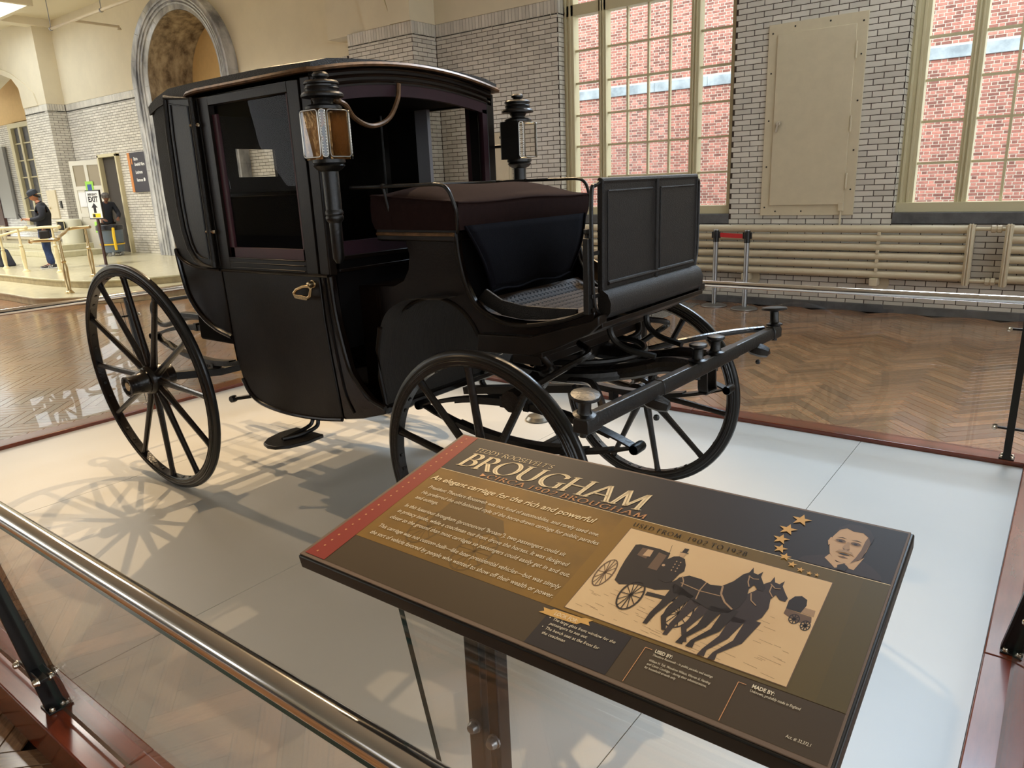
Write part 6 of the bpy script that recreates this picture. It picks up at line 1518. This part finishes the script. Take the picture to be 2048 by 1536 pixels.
# cream litter bin
lb = thing('litter_bin', 'cream oval litter bin with a square opening against the brick pier', 'bin', (-21.95, 8.92, FZ))
mb = MB(); nseg = 28
def oval(z, k=1.0): return [(-21.95 + 0.36 * k * math.cos(t), 8.92 + 0.25 * k * math.sin(t), z) for t in [2 * PI * i / nseg for i in range(nseg)]]
rings = [oval(FZ + 0.0, 0.97), oval(FZ + 0.04, 0.98), oval(FZ + 0.86, 1.0), oval(FZ + 0.90, 0.96), oval(FZ + 0.92, 0.85)]
vs = [p for r_ in rings for p in r_]; fs = [(a * nseg + i, a * nseg + (i + 1) % nseg, (a + 1) * nseg + (i + 1) % nseg, (a + 1) * nseg + i) for a in range(4) for i in range(nseg)]
fs += [tuple(range(nseg))[::-1], tuple(4 * nseg + i for i in range(nseg))]
mb.add(vs, fs).build('body', mat('bin_cream', rgb(206, 204, 184), 0.4), lb)
MB().box(-22.12, -21.70, 8.655, 8.70, 0.92, 1.14).build('opening', M_hole, lb, bevel=0.02)
MB().tube([(-22.13, 8.655, 0.91), (-21.69, 8.655, 0.91), (-21.69, 8.655, 1.15), (-22.13, 8.655, 1.15)], 0.012, 6, closed=True, up=(0, 1, 0)).build('opening_rim', M_creamwin, lb)

# grey wheeled waste barrel with yellow caddy strap
gb = thing('waste_barrel', 'grey round wheeled waste barrel with yellow strap and black liner in front of the woman', 'barrel', (-19.55, 8.85, FZ))
M_gb = mat('barrel_grey', rgb(98, 112, 128), 0.5); M_yel = mat('caddy_yellow', rgb(232, 190, 36), 0.5); M_liner = mat('black_liner', rgb(30, 30, 34), 0.25, bump=0.5, bscale=12)
c0 = Vector((-19.55, 8.85, FZ))
MB().lathe([(0, 0.10), (0.25, 0.10), (0.255, 0.12), (0.29, 0.70), (0.305, 0.72), (0.305, 0.75), (0.28, 0.75), (0.28, 0.70), (0, 0.68)], c0, (0, 0, 1), 28).build('tub', M_gb, gb)
MB().lathe([(0.20, 0.60), (0.27, 0.72), (0.285, 0.78), (0.315, 0.76), (0.325, 0.66), (0.31, 0.645), (0.300, 0.74)], c0, (0, 0, 1), 20).build('liner', M_liner, gb)
MB().lathe([(0.278, 0.28), (0.288, 0.28), (0.29, 0.31), (0.28, 0.31)], c0, (0, 0, 1), 28, closed=True).build('strap', M_yel, gb)
MB().tube([c0 + Vector(q) for q in ((0.30, -0.06, 0.70), (0.36, -0.10, 0.5), (0.33, -0.08, 0.16))], 0.035, 8, up=(1, 0, 0)).build('caddy', M_yel, gb)
MB().tube([c0 + Vector(q) for q in ((-0.30, -0.06, 0.66), (-0.30, -0.10, 0.4), (-0.24, -0.08, 0.12))], 0.014, 6, up=(1, 0, 0)).build('caddy_cord', M_yel, gb)
MB().box(-19.93, -19.80, 8.66, 8.72, 0.86, 1.14).build('green_cloth', M_green, gb, bevel=0.02)
mb = MB()
for a in range(5):
    t = 2 * PI * a / 5 + 0.3; q = c0 + Vector((0.2 * math.cos(t), 0.2 * math.sin(t), 0.045)); mb.lathe([(0, -0.015), (0.045, -0.015), (0.045, 0.015), (0, 0.015)], q, (math.sin(t), math.cos(t), 0), 12)
mb.build('castor', M_steel, gb)
# ================================================================ PEOPLE
M_skin1 = mat('skin_light', rgb(196, 138, 106), 0.55); M_skin2 = mat('skin_brown', rgb(112, 72, 52), 0.55)
M_jack = mat('dark_jacket', rgb(30, 34, 44), 0.8, bump=0.3, bscale=40); M_jeans = mat('blue_jeans', rgb(48, 66, 112), 0.85, var=0.25, vscale=9, bump=0.3, bscale=30)
M_cap = mat('navy_cap', rgb(38, 46, 58), 0.7); M_shoe = mat('dark_shoe', rgb(52, 52, 58), 0.6); M_sole = mat('white_sole', rgb(220, 222, 226), 0.5); M_hair = mat('black_hair', rgb(22, 18, 18), 0.6)
def skin(name, joints, bones, m, parent, rootj=0, sub=2):
    me = bpy.data.meshes.new(name); me.from_pydata([j[0] for j in joints], bones, [])
    o = bpy.data.objects.new(name, me); COL.objects.link(o); o.parent = parent
    me.materials.append(m)
    o.modifiers.new('skin', 'SKIN'); sd = o.modifiers.new('sub', 'SUBSURF'); sd.levels = sub; sd.render_levels = sub
    o.modifiers['skin'].use_smooth_shade = True
    for i, j in enumerate(joints):
        r_ = j[1]; me.skin_vertices[0].data[i].radius = (r_, r_) if not isinstance(r_, tuple) else r_
        me.skin_vertices[0].data[i].use_root = (i == rootj)
    return o
def head(parent, c, fwd, tilt, m, r=0.098):
    """head mesh: skull, jaw, nose, brow, lips; looks along +X before the rotation"""
    mb = MB(); n, k = 20, 16; vs = []; fs = []
    for j in range(k + 1):
        t = PI * j / k
        for i in range(n):
            a = 2 * PI * i / n; x, y, z = math.sin(t) * math.cos(a), math.sin(t) * math.sin(a), math.cos(t)
            X, Y_, Z_ = x * 0.96, y * 0.76, z * 1.16
            if z < 0: Y_ *= 1 - 0.30 * (-z); X *= (1 - 0.12 * (-z)) if x > 0 else (1 - 0.35 * (-z))
            if x > 0.6:
                f = max(0, 1 - abs(y) / 0.22)
                if -0.42 < z < 0.12: X += 0.20 * f * (0.12 - z) / 0.54 * (1.0 if z > -0.36 else 0.4)
                if 0.05 < z < 0.25 and abs(y) > 0.15: X -= 0.05
                if -0.62 < z < -0.45: X += 0.05
                if z < -0.75: X += 0.05
            vs.append((X * r, Y_ * r, Z_ * r))
    for j in range(k):
        for i in range(n): fs.append((j * n + i, (j + 1) * n + i, (j + 1) * n + (i + 1) % n, j * n + (i + 1) % n))
    mb.add(vs, fs)
    for s in (-1, 1): mb.ball((-0.01, s * 0.078, 0.0), 0.026, 8, (0.8, 0.35, 1.2))
    o = loc_build(mb, 'head', m, parent); o.location = c; o.rotation_euler = (0, tilt, fwd); return o
def hand(J, Bn, base, wrist, dirv, side_, up_, curl=0.5):
    """append palm, four fingers and thumb to a skeleton"""
    d, s, u = Vector(dirv).normalized(), Vector(side_).normalized(), Vector(up_).normalized(); W_ = Vector(wrist)
    k = len(J); J.append((tuple(W_ + d * 0.045), (0.034, 0.016))); Bn.append((base, k)); J.append((tuple(W_ + d * 0.08), (0.036, 0.014))); Bn.append((k, k + 1))
    for q, (o_, l) in enumerate(((-0.028, 0.062), (-0.010, 0.070), (0.010, 0.066), (0.027, 0.052))):
        a = len(J); p = W_ + d * 0.092 + s * o_; J.append((tuple(p), 0.0095)); Bn.append((k + 1, a))
        p2 = p + d * l * 0.5 - u * curl * l * 0.3; J.append((tuple(p2), 0.0088)); Bn.append((a, a + 1))
        p3 = p2 + d * l * 0.25 * (1 - curl * 0.6) - u * curl * l * 0.5; J.append((tuple(p3), 0.0078)); Bn.append((a + 1, a + 2))
    a = len(J); p = W_ + d * 0.035 - s * 0.036; J.append((tuple(p), 0.012)); Bn.append((k, a)); J.append((tuple(p + d * 0.035 - s * 0.018 - u * 0.012), 0.010)); Bn.append((a, a + 1))

# man looking at his phone (local frame: +X is the way he faces)
man = thing('person', 'man in a navy cap, dark jacket and blue jeans looking down at a phone', 'person', (-17.72, 6.66, FZ), math.radians(245))
J = [((0, 0, 0.86), 0.125), ((0.0, 0, 1.02), 0.12), ((-0.03, 0, 1.18), 0.12), ((-0.03, 0, 1.29), 0.09), ((0.0, 0, 1.385), 0.048), ((0.05, 0, 1.45), 0.06)]
Bn = [(0, 1), (1, 2), (2, 3), (3, 4), (4, 5)]
armj = {}
for s in (-1, 1):
    k = len(J); J += [((0.0, s * 0.085, 0.80), 0.085), ((0.03, s * 0.095, 0.45), 0.058), ((0.0 - 0.02 * s, s * 0.10, 0.09), 0.042), ((0.10 - 0.02 * s, s * 0.11, 0.035), 0.035), ((0.17 - 0.02 * s, s * 0.115, 0.03), 0.03)]
    Bn += [(0, k), (k, k + 1), (k + 1, k + 2), (k + 2, k + 3), (k + 3, k + 4)]
    a = len(J); J += [((-0.03, s * 0.15, 1.29), 0.040), ((-0.02, s * 0.225, 1.10), 0.040), ((0.19, s * 0.10, 1.045), 0.036), ((0.25, s * 0.055, 1.055), 0.026)]
    Bn += [(3, a), (a, a + 1), (a + 1, a + 2), (a + 2, a + 3)]
    hand(J, Bn, a + 3, (0.26, s * 0.05, 1.055), (0.9, -0.35 * s, 0.1), (0.1, s, 0.3), (0, s * 0.4, 1), 0.7)
skin('body', J, Bn, M_skin1, man)
head(man, (0.075, 0, 1.525), 0, math.radians(28), M_skin1, 0.094)
# jacket
JJ = [((0.0, 0, 0.80), (0.15, 0.175)), ((0.0, 0, 0.98), (0.15, 0.165)), ((-0.03, 0, 1.16), (0.155, 0.18)), ((-0.03, 0, 1.305), (0.125, 0.15)), ((0.0, 0, 1.375), 0.075), ((0.015, 0, 1.41), 0.075)]
JB = [(0, 1), (1, 2), (2, 3), (3, 4), (4, 5)]
for s in (-1, 1):
    a = len(JJ); JJ += [((-0.03, s * 0.17, 1.315), 0.082), ((-0.03, s * 0.235, 1.09), 0.068), ((0.12, s * 0.14, 1.045), 0.055), ((0.215, s * 0.08, 1.048), 0.045)]; JB += [(3, a), (a, a + 1), (a + 1, a + 2), (a + 2, a + 3)]
skin('jacket', JJ, JB, M_jack, man, 1)
# jeans
JJ = [((0.0, 0, 0.86), 0.14)]; JB = []
for s in (-1, 1):
    a = len(JJ); JJ += [((0.0, s * 0.085, 0.76), 0.105), ((0.03, s * 0.095, 0.45), 0.080), ((0.0 - 0.02 * s, s * 0.10, 0.20), 0.072), ((-0.005 - 0.02 * s, s * 0.10, 0.07), 0.07)]; JB += [(0, a), (a, a + 1), (a + 1, a + 2), (a + 2, a + 3)]
skin('jeans', JJ, JB, M_jeans, man)
for s in (-1, 1):
    x0 = -0.02 * s
    sh_ = [(x0 - 0.075, 0.02), (x0 - 0.08, 0.09), (x0 - 0.02, 0.105), (x0 + 0.05, 0.085), (x0 + 0.15, 0.055), (x0 + 0.205, 0.04), (x0 + 0.21, 0.02)]
    o = loc_build(MB().prism(sh_, s * 0.108 - 0.048, s * 0.108 + 0.048, 'xz'), 'shoe', M_shoe, man, bevel=0.015)
    loc_build(MB().prism([(x0 - 0.085, 0.0), (x0 - 0.085, 0.025), (x0 + 0.215, 0.028), (x0 + 0.215, 0.0)], s * 0.108 - 0.052, s * 0.108 + 0.052, 'xz'), 'sole', M_sole, o, bevel=0.008)
    for q in (0.02, 0.05, 0.08): loc_build(MB().beam((x0 + q, s * 0.108 + 0.049 * s, 0.03), (x0 + q - 0.03, s * 0.108 + 0.049 * s, 0.075), 0.004, 0.012, (1, 0, 0)), 'shoe_stripe', M_sole, o)
cp = MB().lathe([(0.103, -0.01), (0.108, 0.03), (0.098, 0.075), (0.06, 0.105), (0, 0.115)], (-0.008, 0, 0.0), (0, 0, 1), 18).prism([(0.05, -0.075), (0.12, -0.072), (0.17, -0.045), (0.19, 0.0), (0.17, 0.045), (0.12, 0.072), (0.05, 0.075)], -0.012, 0.0, 'xy')
cpo = loc_build(cp, 'cap', M_cap, man, bevel=0.004); cpo.location = (0.082, 0, 1.555); cpo.rotation_euler = (0, math.radians(24), 0)
loc_build(MB().lathe([(0.0, 0.0), (0.092, -0.0), (0.094, 0.03), (0, 0.06)], (0.045, 0, 1.52), (-0.4, 0, 1), 14), 'hair', M_hair, man)
bag = MB().box(-0.10, 0.10, 0.18, 0.27, 0.56, 0.82)
loc_build(bag, 'shoulder_bag', M_hair, man, bevel=0.03)
ph = thing('phone', 'dark phone held in front of the man in the cap', 'phone', (-17.72 + 0.38 * math.cos(math.radians(245)), 6.66 + 0.38 * math.sin(math.radians(245)), FZ + 1.10), math.radians(245))
loc_build(MB().add([(-0.035, -0.038, -0.06), (-0.035, 0.038, -0.06), (0.03, 0.038, 0.07), (0.03, -0.038, 0.07), (-0.027, -0.038, -0.064), (-0.027, 0.038, -0.064), (0.038, 0.038, 0.066), (0.038, -0.038, 0.066)],
          [(0, 1, 2, 3), (7, 6, 5, 4), (0, 4, 5, 1), (1, 5, 6, 2), (2, 6, 7, 3), (3, 7, 4, 0)]), 'phone_case', M_hair, ph)

# woman bending over the barrel
wo = thing('person', 'woman in a black jacket with a patterned headscarf leaning over the grey barrel', 'person', (-20.28, 9.16, FZ), math.radians(-12))
J = [((-0.02, 0, 0.86), 0.13), ((0.02, 0, 1.00), 0.115), ((0.08, 0, 1.14), 0.12), ((0.12, 0, 1.22), 0.085), ((0.18, 0, 1.32), 0.045), ((0.22, 0, 1.37), 0.055)]
Bn = [(0, 1), (1, 2), (2, 3), (3, 4), (4, 5)]
for s in (-1, 1):
    k = len(J); J += [((-0.02, s * 0.09, 0.80), 0.09), ((0.0, s * 0.10, 0.44), 0.06), ((-0.03, s * 0.10, 0.09), 0.042), ((0.08, s * 0.11, 0.03), 0.034)]
    Bn += [(0, k), (k, k + 1), (k + 1, k + 2), (k + 2, k + 3)]
    a = len(J); J += [((0.12, s * 0.14, 1.22), 0.04), ((0.16, s * 0.25, 1.03), 0.038), ((0.32, s * 0.20, 0.93), 0.034), ((0.38, s * 0.17, 0.90), 0.025)]
    Bn += [(3, a), (a, a + 1), (a + 1, a + 2), (a + 2, a + 3)]
    hand(J, Bn, a + 3, (0.385, s * 0.165, 0.898), (0.9, -0.2 * s, -0.25), (0.1, s, 0.0), (0.2, 0, 1), 0.5)
skin('body', J, Bn, M_skin2, wo)
head(wo, (0.255, 0, 1.435), 0, math.radians(30), M_skin2, 0.092)
JJ = [((-0.02, 0, 0.78), (0.16, 0.175)), ((0.01, 0, 0.98), (0.145, 0.16)), ((0.08, 0, 1.13), (0.15, 0.17)), ((0.13, 0, 1.245), (0.12, 0.145)), ((0.175, 0, 1.315), 0.07)]
JB = [(0, 1), (1, 2), (2, 3), (3, 4)]
for s in (-1, 1):
    a = len(JJ); JJ += [((0.13, s * 0.165, 1.255), 0.078), ((0.155, s * 0.26, 1.02), 0.062), ((0.29, s * 0.21, 0.95), 0.05), ((0.345, s * 0.185, 0.918), 0.042)]; JB += [(3, a), (a, a + 1), (a + 1, a + 2), (a + 2, a + 3)]
skin('jacket', JJ, JB, M_jack, wo, 1)
JJ = [((-0.02, 0, 0.86), 0.14)]; JB = []
for s in (-1, 1):
    a = len(JJ); JJ += [((-0.02, s * 0.09, 0.76), 0.10), ((0.0, s * 0.10, 0.44), 0.075), ((-0.03, s * 0.10, 0.08), 0.06)]; JB += [(0, a), (a, a + 1), (a + 1, a + 2)]
skin('trousers', JJ, JB, M_hair, wo)
for s in (-1, 1): loc_build(MB().prism([(-0.10, 0.0), (-0.10, 0.08), (-0.02, 0.09), (0.14, 0.045), (0.15, 0.0)], s * 0.108 - 0.045, s * 0.108 + 0.045, 'xz'), 'shoe', M_shoe, wo, bevel=0.012)
M_scarf = mat('patterned_scarf', rgb(24, 22, 24), 0.7, col2=rgb(120, 116, 112), vscale=40)
q = loc_build(MB().lathe([(0.098, -0.01), (0.104, 0.025), (0.094, 0.07), (0.055, 0.10), (0, 0.108)], (-0.012, 0, 0), (0, 0, 1), 18).ball((-0.09, 0, 0.02), 0.045, 10), 'headscarf', M_scarf, wo); q.location = (0.262, 0, 1.455); q.rotation_euler = (0, math.radians(14), 0)
# dark bag on the landing at the left edge
bg_ = thing('bag', 'dark slumped bag on the landing behind the railing, cut by the left edge', 'bag', (-19.75, 6.42, FZ))
loc_build(MB().prism([(-0.30, 0.0), (-0.28, 0.22), (-0.16, 0.40), (0.02, 0.36), (0.16, 0.20), (0.30, 0.06), (0.34, 0.0)], -0.16, 0.16, 'xz'), 'bag_body', M_jack, bg_, bevel=0.05)
loc_build(MB().tube([(-0.15, 0, 0.38), (-0.05, 0, 0.50), (0.05, 0, 0.36)], 0.012, 6, up=(0, 1, 0)), 'bag_strap', M_hair, bg_)

# ================================================================ BARRIER POSTS BY THE RADIATOR
def stanchion(name, loc, label, faded=False):
    t = thing(name, label, 'barrier post', loc, 0, 'retractable barrier posts')
    loc_build(MB().lathe([(0, 0), (0.165, 0), (0.17, 0.006), (0.165, 0.014), (0.10, 0.03), (0.035, 0.036), (0, 0.036)], (0, 0, 0), (0, 0, 1), 28), 'base', M_steel, t)
    loc_build(MB().lathe([(0.0, 0.03), (0.031, 0.03), (0.031, 0.86), (0.0, 0.86)], (0, 0, 0), (0, 0, 1), 18), 'tube', M_steel, t)
    h = loc_build(MB().lathe([(0.0, 0.84), (0.037, 0.84), (0.037, 0.985), (0.030, 0.99), (0, 0.99)], (0, 0, 0), (0, 0, 1), 18), 'belt_head', M_black, t)
    loc_build(MB().lathe([(0.0, 0.988), (0.034, 0.988), (0.032, 0.998), (0, 1.0)], (0, 0, 0), (0, 0, 1), 18), 'cap', M_steel, t)
    for dx, dy in ((0.045, 0), (-0.045, 0), (0, 0.045), (0, -0.045)): loc_build(MB().box(dx - 0.012, dx + 0.012, dy - 0.012, dy + 0.012, 0.89, 0.97), 'clip', M_black, h, bevel=0.003)
    return t
s1 = stanchion('barrier_post', (-3.735, 9.27, 0), 'left post of the pair holding the red tape, before the radiator')
s2 = dup(s1, (-3.30, 9.20, 0), 0, 'right post of the pair holding the red tape, before the radiator')
s3 = dup(s1, (-4.28, 9.2, 0), 0, 'barrier post half hidden behind the dashboard of the carriage')
tp = thing('barrier_tape', 'short red belt stretched between two grey barrier posts', 'tape', (-3.52, 9.235, 0.90))
loc_build(MB().beam((-0.18, 0.03, 0.03), (0.18, -0.03, 0.02), 0.003, 0.055), 'belt', mat('red_belt', rgb(206, 36, 40), 0.55), tp)
